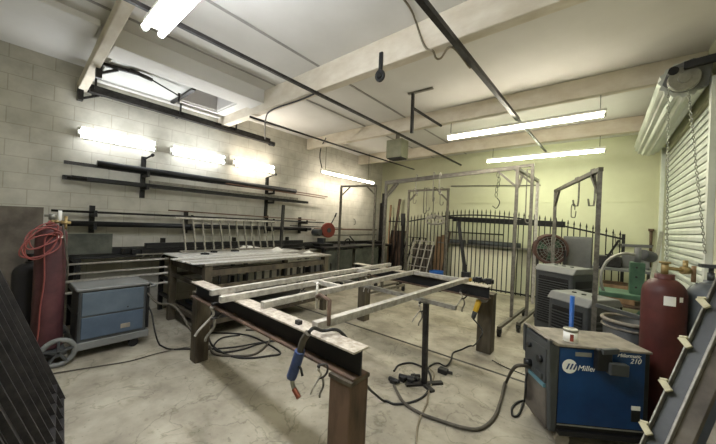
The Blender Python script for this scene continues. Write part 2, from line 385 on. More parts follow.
# angle bar, brackets and roof light gear on the left wall
a0 = V((-5.62, .72, 3.3)); ar = thing('angle_bar', 'long dark steel angle bar carried on brackets below the roof light', 'bar', a0)
MB(a0).bar((-5.62, .74, 3.3), (-5.62, 3.7, 3.26), .09, .05).bar((-5.655, .74, 3.34), (-5.655, 3.7, 3.3), .02, .12).build('bar', 'steel', ar)
MB(a0).cyl((-5.62, 3.66, 3.25), (-5.62, 3.78, 3.25), .05).build('end_collar', 'black', ar)
for y in (.8, 1.9, 2.9):
    MB(a0).bar((XL, y, 3.3), (-5.6, y, 3.3), .03, .03).bar((-5.62, y, 3.3), (-5.62, y, 3.5), .025).build('bracket', 'steel', ar)
b0 = V((XL, .62, 3.15)); br = thing('wall_bracket', 'dark triangular steel bracket under the end of the first beam', 'bracket', b0)
MB(b0).box(XL, XL+.1, .63, .69, 3.16, 3.36).build('plate', 'steel', br)
MB(b0).bar((XL+.05, .69, 3.2), (XL+.05, .86, 3.3), .03).bar((XL+.05, .69, 3.32), (XL+.05, .9, 3.31), .03).build('brace', 'steel', br)
q = V((-5.5, .8, 3.49)); hp = thing('hatch_panel', 'white hinged hatch panel in the ceiling beside the roof light', 'hatch', q)
MB(q).box(-5.55, -4.68, .8, 1.72, 3.47, 3.495).build('panel', 'white', hp, .004)
MB(q).box(-5.55, -4.68, 1.72, 1.77, 3.44, 3.50).build('edge_angle', 'steel', hp)
MB(q).bar((-4.9, .72, 3.47), (-4.9, .72, 3.26), .06).bar((-4.9, .72, 3.45), (-4.78, 1.1, 3.44), .04).bar((-4.9, .72, 3.32), (-4.86, .9, 3.43), .03).build('hinge_strap', 'steel', hp)
MB(q).cyl((-4.75, 1.0, 3.44), (-4.78, 1.25, 3.42), .025).cyl((-4.78, 1.25, 3.42), (-4.88, 1.62, 3.36), .010).cyl((-4.88, 1.62, 3.40), (-4.88, 1.62, 3.26), .014).build('opener_rod', 'steel', hp)

# ================================================================== LEFT WALL: racks and stock
q = V((-5.72, -.9, 0)); bp_ = single('steel_plate', lambda b: b.add([(-5.62, -.95, 0), (-5.62, .36, 0), (-5.76, .36, 1.62), (-5.76, -.95, 1.60), (-5.6, -.95, 0), (-5.6, .36, 0), (-5.745, .36, 1.62), (-5.745, -.95, 1.60)], [(0, 1, 2, 3), (7, 6, 5, 4), (0, 4, 5, 1), (1, 5, 6, 2), (2, 6, 7, 3), (3, 7, 4, 0)]),
    'brownplate', 'large stained brown-grey sheet leaning on the block wall behind the gas cylinders', 'sheet', q)
def rack_bracket(y, z0, z1, arms, label, group):
    o = V((XL, y, z0)); r = thing('rack_bracket', label, 'bracket', o, 0, group)
    MB(o).box(XL, XL+.05, y-.03, y+.03, z0, z1).build('upright', 'iron', r)
    for z in arms: MB(o).bar((XL+.02, y, z), (XL+.30, y, z), .04, .04).bar((XL+.30, y, z-.02), (XL+.30, y, z+.07), .03).build('arm', 'iron', r)
    return r
rack_bracket(1.45, 1.85, 2.52, (2.0, 2.2), 'upper rack bracket on the block wall below the first wall light', 'pipe rack brackets')
rack_bracket(3.75, 1.62, 2.52, (1.96, 2.16), 'tall rack bracket on the block wall below the third wall light', 'pipe rack brackets')
for y, lab in ((.85, 'short lower rack bracket just right of the gas cylinder valves'), (2.12, 'short lower rack bracket behind the left end of the leaning railing'), (3.78, 'short lower rack bracket behind the right post of the railing'), (4.72, 'short lower rack bracket nearest the red saw')):
    rack_bracket(y, 1.28, 1.68, (1.36, 1.54), lab, 'pipe rack brackets')
MB  # hooks at bracket heads
for y, z, lab in ((1.45, 2.47, 'small dark peg arm angled up above the first upper rack bracket'), (3.75, 2.52, 'small dark peg arm angled up above the tall rack bracket')):
    single('peg_arm', lambda b: b.cyl((XL, y, z), (XL+.26, y+.05, z+.06), .013).cyl((XL+.25, y+.05, z+.055), (XL+.28, y+.055, z+.065), .024), 'iron', lab, 'peg', (XL, y, z))
def stock(y0, y1, x, z0, z1, r, m, label, group=None, square=False, name='steel_pipe', cat='pipe'):
    p, q = V((x, y0, z0)), V((x, y1, z1))
    return single(name, (lambda b: b.bar(p, q, r*2, r*2)) if square else (lambda b: b.cyl(p, q, r, n=12)), m, label, cat, p, group)
# upper arm
stock(.85, 4.4, -5.58, 2.28, 2.28, .048, 'black', 'thickest dark pipe resting on the top rack arms', 'pipes on the top rack arms')
stock(.52, 4.2, -5.66, 2.25, 2.25, .022, 'steel', 'long dark bar on the top rack arms reaching furthest left', 'pipes on the top rack arms', True)
stock(1.0, 3.9, -5.72, 2.25, 2.25, .022, 'iron', 'dark pipe at the wall side of the top rack arms', 'pipes on the top rack arms')
stock(2.9, 5.5, -5.63, 2.30, 2.26, .013, 'copper', 'upper of two thin reddish rods jutting right from the top rack', 'reddish rods on the rack', False, 'metal_rod', 'rod')
stock(2.7, 5.3, -5.53, 2.24, 2.20, .013, 'copper', 'lower of two thin reddish rods jutting right from the top rack', 'reddish rods on the rack', False, 'metal_rod', 'rod')
# second arm
for k, (y0, y1, x, z, r) in enumerate(((.52, 4.3, -5.73, 2.05, .03), (.6, 4.75, -5.66, 2.05, .03), (.55, 4.65, -5.60, 2.04, .018), (.75, 4.75, -5.54, 2.045, .026), (1.5, 4.5, -5.63, 2.11, .024))):
    stock(y0, y1, x, z, z, r, ('steel', 'iron', 'steel', 'iron', 'galv')[k], ('dark square tube at the wall side of the second rack arms', 'dark square tube second from the wall on the second rack arms', 'thin round bar in the middle of the second rack arms', 'dark square tube at the front of the second rack arms', 'galvanised tube lying on top of the second rack pile')[k], 'tubes on the second rack arms', k != 2, 'steel_tube', 'tube')
single('steel_offcut', lambda b: b.box(-5.6, -5.5, .88, .98, 1.985, 2.01), 'iron', 'small dark offcut clipped under the second rack tubes at left', 'offcut', (-5.55, .9, 2.0)) if False else None
# lower rack
stock(.42, 5.4, -5.62, 1.585, 1.57, .016, 'iron', 'thin dark pipe along the upper lower-rack arms', None)
stock(.5, 4.9, -5.56, 1.42, 1.40, .038, 'black', 'thick black pipe along the bottom rack arms', None)
stock(.6, 4.85, -5.68, 1.41, 1.39, .03, 'iron', 'dark pipe between the thick black pipe and the wall', None)
stock(4.3, 6.1, -5.6, 1.47, 1.44, .012, 'steel', 'short thin rod jutting past the bracket near the red saw', None, False, 'metal_rod', 'rod')
stock(1.75, 5.0, -5.5, 1.67, 1.62, .01, 'copper', 'thin rusty rod resting highest on the lower brackets', None, False, 'metal_rod', 'rod')
# two wall pipes over the bench
stock(5.2, 7.95, XL+.04, 1.40, 1.40, .02, 'copper', 'upper brown service pipe on the wall over the corner bench', None)
stock(5.2, 7.95, XL+.04, 1.24, 1.24, .018, 'galv', 'lower grey service pipe on the wall over the corner bench', None)
# long stock rack along wall
o = V((-5.5, .6, 0)); rk = thing('stock_rack', 'long low steel stock rack standing along the block wall', 'rack', o)
for y in (.65, 1.75, 3.0, 4.3):
    MB(o).box(-5.72, -5.66, y-.03, y+.03, 0, 1.2).build('post', 'iron', rk); MB(o).box(-5.24, -5.18, y-.03, y+.03, 0, .98).build('post', 'iron', rk)
    for z in (.3, .58, .96): MB(o).box(-5.7, -5.2, y-.025, y+.025, z-.05, z).build('arm', 'iron', rk)
MB(o).box(-5.72, -5.2, .6, 4.5, .965, .985).build('top_tray', 'black', rk)
for k, (x, z, r, y1) in enumerate(((-5.65, 1.03, .04, 4.6), (-5.55, 1.03, .04, 4.9), (-5.46, 1.03, .035, 4.7), (-5.36, 1.025, .03, 4.8), (-5.28, 1.025, .03, 4.3), (-5.5, 1.10, .035, 4.6))):
    stock(.95+.1*k, y1, x, z, z, r, 'black' if k % 2 else 'iron', 'black bar in the pile on top of the long stock rack', 'black bars on the stock rack', True, 'steel_bar', 'bar')
for k, (z, x, m) in enumerate(((.79, -5.2, 'beamtop'), (.61, -5.22, 'beamtop'), (.455, -5.2, 'galv'), (.335, -5.22, 'beamtop'))):
    pass
for k, (py0, py1, r) in enumerate(((265, 260.5, .014), (275, 270, .014), (282.5, 277.5, .02), (294, 289, .018))):
    p = at(64, py0, x=-5.16); e = at(118, py1, x=-5.16); dz = (e.z-p.z)/(e.y-p.y)
    stock(p.y-.1, p.y+4.2, -5.16, p.z, p.z+.02, r, 'pale', ('topmost pale steel tube on the rack front behind the blue machine', 'second pale steel tube from the top on the rack front', 'third and thickest pale tube on the rack front', 'lowest pale tube on the rack front')[k], 'pale tubes on the rack front', False, 'steel_tube', 'tube')
    for y in (.65, 3.0):
        MB(o).box(-5.2, -5.135, y-.012, y+.012, p.z-r-.02, p.z-r).build('peg', 'iron', rk)
single('grey_sheet', lambda b: b.box(-5.47, -5.455, .56, 1.04, 1.0, 1.285), 'cloth', 'grey steel sheet standing upright on the stock rack right of the cylinders', 'sheet', (-5.46, .8, 1.0))
single('mesh_offcut', lambda b: [b.bar((-5.2, 1.3+i*.12, .90), (-5.15, 1.36+i*.12, 1.0), .03, .012) for i in range(6)] + [b.bar((-5.19, 1.2, .90), (-5.19, 2.05, .90), .02), b.bar((-5.15, 1.25, 1.0), (-5.15, 2.1, 1.0), .02)], 'galv', 'short zigzag steel truss offcut on the stock rack edge', 'offcut', (-5.2, 1.3, .9))

# ------------------------------------------------------------------ second table with items
o = V((-4.45, 2.7, 0)); tb = thing('layout_table', 'long steel layout table with barred lower frame in front of the stock rack', 'table', o)
TX0, TX1, TY0, TY1, TZ = -5.10, -3.80, 1.56, 3.88, 1.0
MB(o).box(TX0, TX1, TY0+.08, TY1, TZ-.03, TZ).build('tabletop', 'galv', tb, .004)
for x in (TX0+.06, TX1-.06):
    for y in (TY0+.14, TY1-.1): MB(o).box(x-.045, x+.045, y-.045, y+.045, 0, TZ-.03).build('leg', 'post', tb)
for z, hh in ((.83, .08), (.66, .05), (.2, .06)):
    MB(o).box(TX1-.085, TX1-.035, TY0+.16, TY1-.1, z, z+hh).build('rail', 'post', tb)
    MB(o).box(TX0+.06, TX1-.06, TY0+.12, TY0+.17, z, z+hh).build('rail', 'post', tb)
    MB(o).box(TX0+.035, TX0+.085, TY0+.16, TY1-.1, z, z+hh).build('rail', 'post', tb)
for i in range(17):
    y = TY0+.3+i*.13; MB(o).box(TX1-.07, TX1-.045, y-.014, y+.014, .71, .83).build('spindle', 'iron', tb)
MB(o).box(TX0+.02, TX1-.04, TY0+.2, TY1-.14, .25, .27).build('lower_shelf', 'steel', tb)
for k, (x, w) in enumerate(((-3.86, .09), (-3.98, .10), (-4.11, .09), (-4.24, .10), (-4.38, .11))):
    single('flat_bar', lambda b: b.box(x-w/2, x+w/2, TY0-.06-.01*k, TY1-.3-.1*k, TZ, TZ+.012), 'bright' if k % 2 == 0 else 'pale', ('flat steel bar lying along the front edge of the layout table', 'flat steel bar second from the front edge of the layout table', 'narrow flat bar third from the layout table front edge', 'wide flat bar fourth from the layout table front edge', 'wide flat bar in the middle of the layout table')[k], 'bar', (x, TY0, TZ), 'flat bars on the layout table')
single('steel_sheet', lambda b: b.box(-5.08, -4.5, 1.58, 3.7, TZ, TZ+.012), 'bright', 'steel sheet with painted sheen lying at the back of the layout table', 'sheet', (-4.8, 2.5, TZ))
q = at(247, 248, z=TZ+.02)
single('wrapped_parcel', lambda b: [b.add([(q.x+.2*math.cos(t)*r*(1+.15*math.sin(3*t)), q.y+.34*math.sin(t)*r, TZ+.014+.05*(1-r)*(1+.5*math.sin(5*t))) for r in (1, .6, .2) for t in [2*PI*i/14 for i in range(14)]], [(i, (i+1) % 14, 14+(i+1) % 14, 14+i) for i in range(14)]+[(14+i, 14+(i+1) % 14, 28+(i+1) % 14, 28+i) for i in range(14)]+[[28+i for i in range(14)]])], 'paper', 'crumpled white sheet of plastic shining on the layout table', 'plastic', (q.x, q.y, TZ))
for (px, py, l, m, lab) in ((228, 250, .16, 'wood', 'brown work glove lying left of the crumpled plastic on the table'), (235, 251, .12, 'black', 'dark tool lying between glove and crumpled plastic'), (205, 254, .10, 'black', 'small black clamp head at the near end of the layout table'), (214, 252, .08, 'iron', 'small dark bracket lying right of the black clamp head')):
    q = at(px, py, z=TZ+.02)
    single('hand_tool' if m != 'wood' else 'work_glove', lambda b: b.tube(spline([q+V((-.03, -l/2, .0)), q+V((0, 0, .012)), q+V((.03, l/2, 0))], 4), .016).box(q.x-.035, q.x+.035, q.y-.03, q.y+.03, TZ+.013, TZ+.04), m, lab, 'tool' if m != 'wood' else 'glove', (q.x, q.y, TZ), None, .006)
q = at(277, 249.5, z=1.02); single('rag', lambda b: b.add([(q.x+.12*math.cos(t)*r, q.y+.14*math.sin(t)*r, TZ+.012+.06*(1-r)) for r in (1, .5, .1) for t in [2*PI*i/10 for i in range(10)]], [(i, (i+1) % 10, 10+(i+1) % 10, 10+i) for i in range(10)]+[(10+i, 10+(i+1) % 10, 20+(i+1) % 10, 20+i) for i in range(10)]+[[20+i for i in range(10)]]), 'paper', 'small white rag beside the foot of the railing post', 'rag', (q.x, q.y, TZ))
q = at(308, 252.5, z=TZ+.02); single('rag', lambda b: b.add([(q.x+.06*math.cos(t)*r, q.y+.12*math.sin(t)*r, TZ+.012+.05*(1-r)) for r in (1, .5, .1) for t in [2*PI*i/10 for i in range(10)]], [(i, (i+1) % 10, 10+(i+1) % 10, 10+i) for i in range(10)]+[(10+i, 10+(i+1) % 10, 20+(i+1) % 10, 20+i) for i in range(10)]+[[20+i for i in range(10)]]), 'paper', 'white scrap lying at the far end of the layout table', 'rag', (q.x, q.y, TZ))
# railing leaning behind the table
o = V((-4.94, 1.75, TZ)); rl = thing('stair_railing', 'steel railing with twelve balusters standing on the layout table', 'railing', o)
x0, x1 = -4.93, -5.04
MB(o).bar((x1, 1.70, 1.555), (x1, 3.62, 1.555), .05, .03).build('top_rail', 'pale', rl)
MB(o).bar((x0, 1.75, TZ+.04), (x0, 3.6, TZ+.04), .04, .03).build('bottom_rail', 'galv', rl)
for i in range(12):
    y = 1.81+i*.145; MB(o).bar((x0, y+.02, TZ+.05), (x1, y, 1.545), .02).build('baluster', 'galv', rl)
MB(o).bar((x0, 3.58, TZ), (x1, 3.68, 1.90), .05).build('end_post', 'steel', rl)

# ------------------------------------------------------------------ corner bench with saw
o = V((-5.4, 6.2, 0)); wb = thing('workbench', 'dark steel workbench in the far corner under the hanging light', 'bench', o)
MB(o).box(XL+.03, -5.05, 4.9, 7.95, .93, .985).build('bench_top', 'steel', wb, .005)
MB(o).box(XL+.04, XL+.06, 4.9, 7.95, .985, 1.06).build('back_upstand', 'iron', wb)
for x in (-5.72, -5.12):
    for y in (4.96, 6.4, 7.88): MB(o).box(x-.04, x+.04, y-.04, y+.04, 0, .93).build('leg', 'iron', wb)
MB(o).box(-5.15, -5.1, 4.95, 6.0, .1, .9).build('front_panel', 'cloth', wb)
single('tarpaulin', lambda b: b.add([(-5.03+.03*math.sin(i*1.1)-.02*(j % 2), 6.05+i*.13, .92-j*.14) for j in range(7) for i in range(9)], [(j*9+i, j*9+i+1, j*9+9+i+1, j*9+9+i) for j in range(6) for i in range(8)], True).box(-5.3, -5.05, 6.1, 6.98, .985, .995), 'cloth', 'grey-green cloth draped over the front of the corner bench', 'cloth', (-5.05, 6.5, .5))
q = V((-5.45, 5.2, .985)); sw = thing('chop_saw', 'metal chop saw with a round red guard on the corner bench', 'saw', q)
MB(q).box(q.x-.2, q.x+.2, q.y-.25, q.y+.22, q.z, q.z+.07).build('base', 'iron', sw, .01)
MB(q).box(q.x-.12, q.x+.12, q.y-.06, q.y+.02, q.z+.07, q.z+.2).cyl((q.x-.12, q.y-.2, q.z+.34), (q.x+.1, q.y-.16, q.z+.34), .085).build('motor', 'dgrey', sw, .01)
b = MB(q); b.cyl((q.x+.05, q.y+.12, q.z+.40), (q.x+.13, q.y+.10, q.z+.40), .19, n=30); b.build('guard', 'red', sw, .008)
MB(q).cyl((q.x+.13, q.y+.10, q.z+.40), (q.x+.15, q.y+.095, q.z+.40), .06).build('hub', 'dgrey', sw)
MB(q).cyl((q.x+.06, q.y+.2, q.z+.5), (q.x+.03, q.y+.42, q.z+.78), .014).cyl((q.x+.03, q.y+.40, q.z+.75), (q.x+.02, q.y+.46, q.z+.85), .022).build('handle', 'black', sw)
q = V((-5.35, 6.05, .985)); single('bench_clamp', lambda b: b.tube(spline([q+V((0, -.1, .02)), q+V((0, -.08, .12)), q+V((0, .05, .17)), q+V((0, .12, .1)), q+V((0, .1, .02))], 5), .018).cyl(q+V((0, -.1, .02)), q+V((0, -.25, .06)), .015), 'iron', 'dark bent clamp standing on the corner bench right of the saw', 'clamp', q)
q = V((-5.6, 6.75, .985)); single('scrap_bar', lambda b: b.bar(q, q+V((-.12, -.18, .22)), .03), 'steel', 'short bar leaning on the wall over the corner bench', 'bar', q)
q = V((-5.45, 7.3, .985)); single('steel_block', lambda b: b.box(q.x-.1, q.x+.1, q.y-.1, q.y+.5, q.z, q.z+.07), 'iron', 'long dark steel block at the far end of the corner bench', 'block', q, None, .005)
q = at(270, 217, x=XL) # 
single('wall_hook', lambda b: b.tube(spline([V((XL, 6.8, 1.72)), V((XL+.06, 6.8, 1.7)), V((XL+.06, 6.84, 1.58)), V((XL+.02, 6.8, 1.55))], 5), .012), 'galv', 'small metal bracket hanging on the block wall over the bench', 'hook', (XL, 6.8, 1.7))

# ------------------------------------------------------------------ blue machine cart and cylinders at left
rz = 0
o = V((-4.48, .8, 0)); mc = thing('welding_machine', 'faded blue welding power source on wheels beside the maroon cylinder', 'machine', o)
X0, X1, Y0, Y1 = -4.72, -4.25, .55, 1.17
b = MB(o); b.box(X0, X1-.012, Y0, Y1, .13, .735); b.build('cabinet', 'dgrey', mc, .02)
MB(o).box(X1-.012, X1, Y0+.03, Y1-.035, .46, .715).build('side_panel', 'bluegrey', mc, .008)
MB(o).box(X1-.012, X1, Y0+.03, Y1-.035, .21, .445).build('side_panel', 'bluegrey2', mc, .008)
MB(o).box(X0-.01, X1+.01, Y0-.02, Y1+.02, .73, .762).build('lid', 'grey', mc, .012)
MB(o).box(X0, X1+.005, Y0-.02, Y1+.03, .10, .18).build('skirt', 'grey', mc, .008)
MB(o).box(X1, X1+.004, .92, 1.01, .26, .31).build('rating_label', 'lgrey', mc)
MB(o).box(X0+.02, X1-.02, Y1, Y1+.03, .2, .74).build('front_panel', 'black', mc, .006)
MB(o).tube([V((X1-.03, Y1, .70)), V((X1-.03, Y1+.09, .70)), V((X0+.05, Y1+.09, .70)), V((X0+.05, Y1, .70))], .014).build('handle', 'grey', mc)
for y in (.55, .98): MB(o).cyl((X1, y, .50), (X1+.006, y, .50), .008).build('screw', 'black', mc)
for x in (-4.2, -4.77):
    wc = V((x, .41, .15)); w = MB(o); w.ring(wc, .125, .024, (1, 0, 0), 30, 10); wp = w.build('wheel', 'grey', mc)
    w = MB(o); w.cyl(wc-V((.012, 0, 0)), wc+V((.012, 0, 0)), .045)
    for k in range(5):
        t = 2*PI*k/5+.3; w.bar(wc, wc+V((0, math.cos(t)*.12, math.sin(t)*.12)), .02, .05, (1, 0, 0))
    w.build('wheel_spokes', 'dgrey', wp); wp.matrix_parent_inverse = Matrix()
for x in (-4.3, -4.66):
    MB(o).cyl((x-.018, 1.06, .05), (x+.018, 1.06, .05), .05, n=18).box(x-.025, x+.025, 1.03, 1.1, .05, .105).build('caster', 'black', mc)
MB(o).box(X0, X1, .22, .48, .10, .13).build('cylinder_shelf', 'dgrey', mc)
def gas_cyl(name, c, r, h, m, label, shoulder=None):
    g = thing('gas_cylinder', label, 'cylinder', c)
    s = shoulder or r*1.0
    prof = [(r*.93, 0), (r, .02), (r, h-s)] + [(r*math.cos(a)*(1) if a < 1.2 else r*.36, h-s+s*math.sin(a)*.9) for a in (.3, .6, .9, 1.2)] + [(r*.3, h-.02), (r*.3, h)]
    MB().lathe(prof).build('body', m, g); return g
c = V((-4.50, .35, .13)); g = gas_cyl('gas', c, .122, 1.32, 'maroon2', 'maroon gas cylinder with coiled red hose on the back of the faded blue machine')
MB().cyl((0, 0, 1.3), (0, 0, 1.38), .022).cyl((0, 0, 1.34), (.0, .08, 1.34), .018).build('valve', 'brass', g)
MB().cyl((-.02, -.06, 1.40), (-.02, .01, 1.40), .012).cyl((0, 0, 1.36), (0, 0, 1.42), .03).build('handwheel', 'tin', g)
MB().cyl((.02, .10, 1.26), (.02, .10, 1.40), .014).cyl((.02, .06, 1.33), (.02, .14, 1.33), .016).build('regulator', 'brass', g)
MB().cyl((0, .055, 1.33), (0, .055, 1.46), .016).build('flow_gauge', 'paper', g)
MB().add([(.124*math.cos(a), .124*math.sin(a), z) for z in (1.17, 1.195) for a in (.2, .4, .6, .8)], [(i, i+1, 5+i, 4+i) for i in range(3)]).build('shoulder_highlight', 'paper', g)  # white arc painted in for the highlight on the cylinder shoulder
for k in range(2): pass
hp = []
cx = V((-4.34, .27, 1.33))
for k in range(5):
    ph = .25*k
    for i in range(18):
        t = 2*PI*i/18 + 1.2
        a = math.cos(t)*(.085+.012*k)+.05*math.sin(t); hp.append(cx + V((-a*.35+.012*k+.01*math.sin(3*t+k), a+.014*math.sin(2*t+2.3*k), math.sin(t)*(.13+.03*math.sin(k*1.7))-.025*((k*2)%5)+.012*math.sin(2*t+k))))
hp = [V((-4.44, .33, 1.48)), V((-4.38, .30, 1.44))] + hp + [V((-4.34, .29, 1.3)), V((-4.33, .30, .9)), V((-4.33, .28, .6)), V((-4.30, .27, .3)), V((-4.28, .22, .13))]
single('gas_hose', lambda b: b.tube(spline(hp, 3), .0068, 7), 'hose', 'coil of red gas hose hung over the maroon cylinder', 'hose', (-4.4, .2, 1.2))
cable('gas_hose', [V((-4.40, .42, 1.44)), V((-4.34, .44, 1.25)), V((-4.32, .46, 1.05)), V((-4.33, .47, .9))], .009, 'cable2', 'short grey lead running down beside the maroon cylinder', 'hose')
c = V((-4.82, .22, .0)); g = gas_cyl('gas', c, .13, 1.02, 'darkcyl', 'dark gas cylinder standing behind the maroon cylinder at left')
MB().cyl((0, 0, 1.02), (0, 0, 1.10), .02).cyl((0, -.04, 1.09), (0, .04, 1.09), .014).build('valve', 'iron', g)

# ------------------------------------------------------------------ stack of iron panels, near left
for k in range(4):
    x0, x1 = -3.42, -1.70
    o = V((x0, .38-.075*k, 0)); lab = ('first iron fence panel, frontmost of the black stack leaning at far left', 'second iron fence panel in the black stack leaning at far left', 'third iron fence panel in the black stack leaning at far left', 'last iron fence panel, against the pillar behind the stack')[k]
    pn = thing('iron_panel', lab, 'panel', o, 0, 'iron panels stacked at left')
    Zt = 2.35
    L = lambda x, z: V((x, .38-.095*(x-x0)-.075*k-.345*z, z))
    for z in (.03, .16, 1.2, Zt): MB(o).bar(L(x0, z), L(x1, z), .03, .035).build('rail', 'panel_iron', pn)
    for i in range(11):
        x = x0+.02+i*(x1-x0-.04)/10
        MB(o).bar(L(x, .03), L(x, Zt), .028 if 0 < i < 10 else .045).build('picket', 'panel_iron', pn)

# ================================================================== MAIN WELDING TABLE
o = V((-2.1, 2.5, 0)); wt = thing('welding_table', 'large welding table of two steel beams on four square posts', 'table', o)
def ibeam(p, q, top, h, fwid, par):
    b = MB(o); d = V((0, 0, 1))
    p, q = V(p), V(q)
    bt = b.bar(p+d*(top-.006), q+d*(top-.006), fwid, .012).build('beam_flange', 'beamtop', par, .002)
    b = MB(o); b.bar(p+d*(top-h/2), q+d*(top-h/2), .014, h-.02).build('beam_web', 'black', par)
    b = MB(o); b.bar(p+d*(top-h+.006), q+d*(top-h+.006), fwid, .012).build('beam_flange', 'rust', par)
ibeam((-3.23, 1.325, 0), (-.975, 1.262, 0), .92, .155, .125, wt)
ibeam((-3.2, 3.87, 0), (-1.0, 3.72, 0), .92, .155, .13, wt)
for i, (x, y, w) in enumerate(((-3.40, 1.45, .14), (-1.055, 1.262, .155), (-1.125, 4.10, .18), (-3.0, 3.88, .15))):
    p = MB(o); p.box(x-w/2, x+w/2, y-w/2, y+w/2, 0, .745); lg = p.build('leg', 'post' if i != 1 else 'rust', wt, .008)
    MB(o).box(x-w/2-.004, x+w/2+.004, y-w/2-.004, y+w/2+.004, .745, .765).build('cap_plate', 'post', wt)
# gate frame being welded, on the beams
o2 = V((-1.9, 2.4, .92)); fr = thing('tube_frame', 'unfinished frame of pale square tubes lying across the two table beams', 'frame', o2)
zt = .946
for i, (xa, ya, xb, yb, w) in enumerate(((-2.56, 1.16, -2.66, 4.1, .045), (-2.30, 1.12, -2.37, 3.95, .045), (-1.96, 1.28, -2.02, 3.85, .05), (-1.36, 1.27, -1.30, 3.9, .055))):
    MB(o2).bar((xa, ya, zt), (xb, yb, zt), w, .05).build('long_tube', 'pale', fr, .003)
for (x0, x1, y) in ((-2.63, -2.35, 3.2), (-2.0, -1.33, 3.7), (-2.36, -2.0, 2.2)):
    MB(o2).bar((x0, y, zt), (x1, y, zt), .04, .046).build('cross_tube', 'pale', fr, .003)
# roller stand with bar
p0 = at(321, 275, z=.86); p1 = at(456, 308, z=.86)
o3 = V((-1.31, 2.72, 0)); st = thing('support_stand', 'slim steel support stand holding a long bar under the tube frame', 'stand', o3)
b = MB(o3).bar((-1.33, 2.78, .01), (-1.31, 2.70, .84), .045); b.build('post', 'steel', st)
MB(o3).bar(p0, p1, .035, .04).build('support_bar', 'galv', st)
MB(o3).bar((-1.45, 2.62, .012), (-1.2, 2.92, .012), .05, .022).bar((-1.5, 2.85, .012), (-1.2, 2.70, .012), .05, .022).build('foot', 'steel', st)
# clamp prototypes
def clamp(loc, rz, label, tilt=0., scale=1.):
    r = thing('locking_clamp', label, 'clamp', loc, rz, 'locking clamps on the welding table')
    r.rotation_euler = (0, tilt, rz); r.scale = (scale,)*3
    MB().tube(spline([V((.0, 0, .0)), V((.07, 0, .01)), V((.085, 0, -.05)), V((.06, 0, -.1)), V((.02, 0, -.12))], 5), .010).cyl((0, 0, .0), (0, 0, -.02), .016).build('upper_jaw', 'steel', r)
    MB().tube(spline([V((.0, 0, -.045)), V((.03, 0, -.08)), V((.02, 0, -.12)), V((-.02, 0, -.22)), V((-.03, 0, -.27))], 5), .009).cyl((0, 0, -.045), (0, 0, -.03), .016).build('lower_handle', 'pale', r)
    MB().tube(spline([V((.05, 0, -.11)), V((.07, 0, -.18)), V((.05, 0, -.26)), V((.055, 0, -.29))], 5), .010).build('upper_handle', 'galv', r)
    return r
clamp(at(214, 303, y=1.24), 1.15, 'locking clamp gripping the front beam flange beside the left post', .35, 1.15)
clamp(at(319, 365, y=1.17), .8, 'locking clamp hanging from the front beam near the brown front post', .12, .62)
clamp(at(420, 302, y=2.70), .45, 'locking clamp hanging on the support bar beside the slim stand', .2, .8)
clamp(at(461, 290, y=3.66), .3, 'locking clamp hanging under the rear beam left of the grinder', .1, .9)
clamp(at(255, 283, y=2.9), .4, 'locking clamp hanging between the left tubes of the frame', 0, .8)
clamp(at(300, 283, y=2.75), .4, 'locking clamp hanging from the second frame tube mid-span', 0, .9)
clamp(at(366, 275, z=.93), .9, 'locking clamp on the rear beam above the rear left leg', 0, .8)
q = V((-1.36, 1.3, .975)); cc = thing('screw_clamp', 'rusty C-clamp standing on the front beam over the thick tube', 'clamp', q)
MB(q).tube([q+V((.03, .06, -.04)), q+V((.03, .06, .12)), q+V((-.06, .06, .14)), q+V((-.09, .06, .12))], .014).build('frame', 'rust', cc)
MB(q).cyl(q+V((-.09, .06, .04)), q+V((-.09, .06, .22)), .009).cyl(q+V((-.12, .06, .21)), q+V((-.06, .06, .21)), .006).build('screw', 'pale', cc)
single('steel_offcut', lambda b: b.box(-1.53, -1.49, 1.25, 1.28, .92, .945), 'black', 'small black block on the front beam left of the rusty clamp', 'offcut', (-1.51, 1.26, .92))
# black lever bar on rear beam
q = at(466, 277, y=3.86); lv = thing('lever_bar', 'long black lever bar leaning upright on the rear beam beside yellow chuck', 'bar', q)
MB(q).bar(q, at(458.5, 222, y=4.05), .035).build('shaft', 'black', lv)
MB(q).box(q.x-.04, q.x+.06, q.y-.05, q.y+.05, .92, .96).build('foot', 'yellow', lv, .005)
MB(q).box(q.x-.05, q.x+.05, q.y-.04, q.y+.04, .96, 1.03).build('clamp_head', 'iron', lv)
for px, lab, s in ((478, 'dark tool lying on the rear beam nearest the lever bar', .07), (488, 'dark tool lying at the end of the rear beam above the grinder', .06)):
    q = at(px, 285, y=3.86); q.z = .921
    single('hand_tool', lambda b: b.cyl(q+V((-s, 0, .03)), q+V((s, .03, .03)), .028).box(q.x-.03, q.x+.04, q.y-.03, q.y+.03, q.z, q.z+.07), 'iron', lab, 'tool', q, None, .008)
# grinder
q = V((-1.13, 3.80, .74)); gr = thing('angle_grinder', 'yellow angle grinder hanging on the rear right post', 'grinder', q)
MB(q).cyl(q+V((0, -.02, -.02)), q+V((-.03, -.06, -.16)), .034, .03).build('body', 'yellow', gr, .004)
MB(q).cyl(q+V((-.03, -.06, -.16)), q+V((-.045, -.08, -.24)), .030, .024).build('grip', 'dgrey', gr)
MB(q).cyl(q+V((.01, -.04, .02)), q+V((-.0, -.0, .015)), .03).cyl(q+V((.06, -.02, .02)), q+V((.05, -.05, .02)), .055, n=22).build('guard', 'tin', gr)
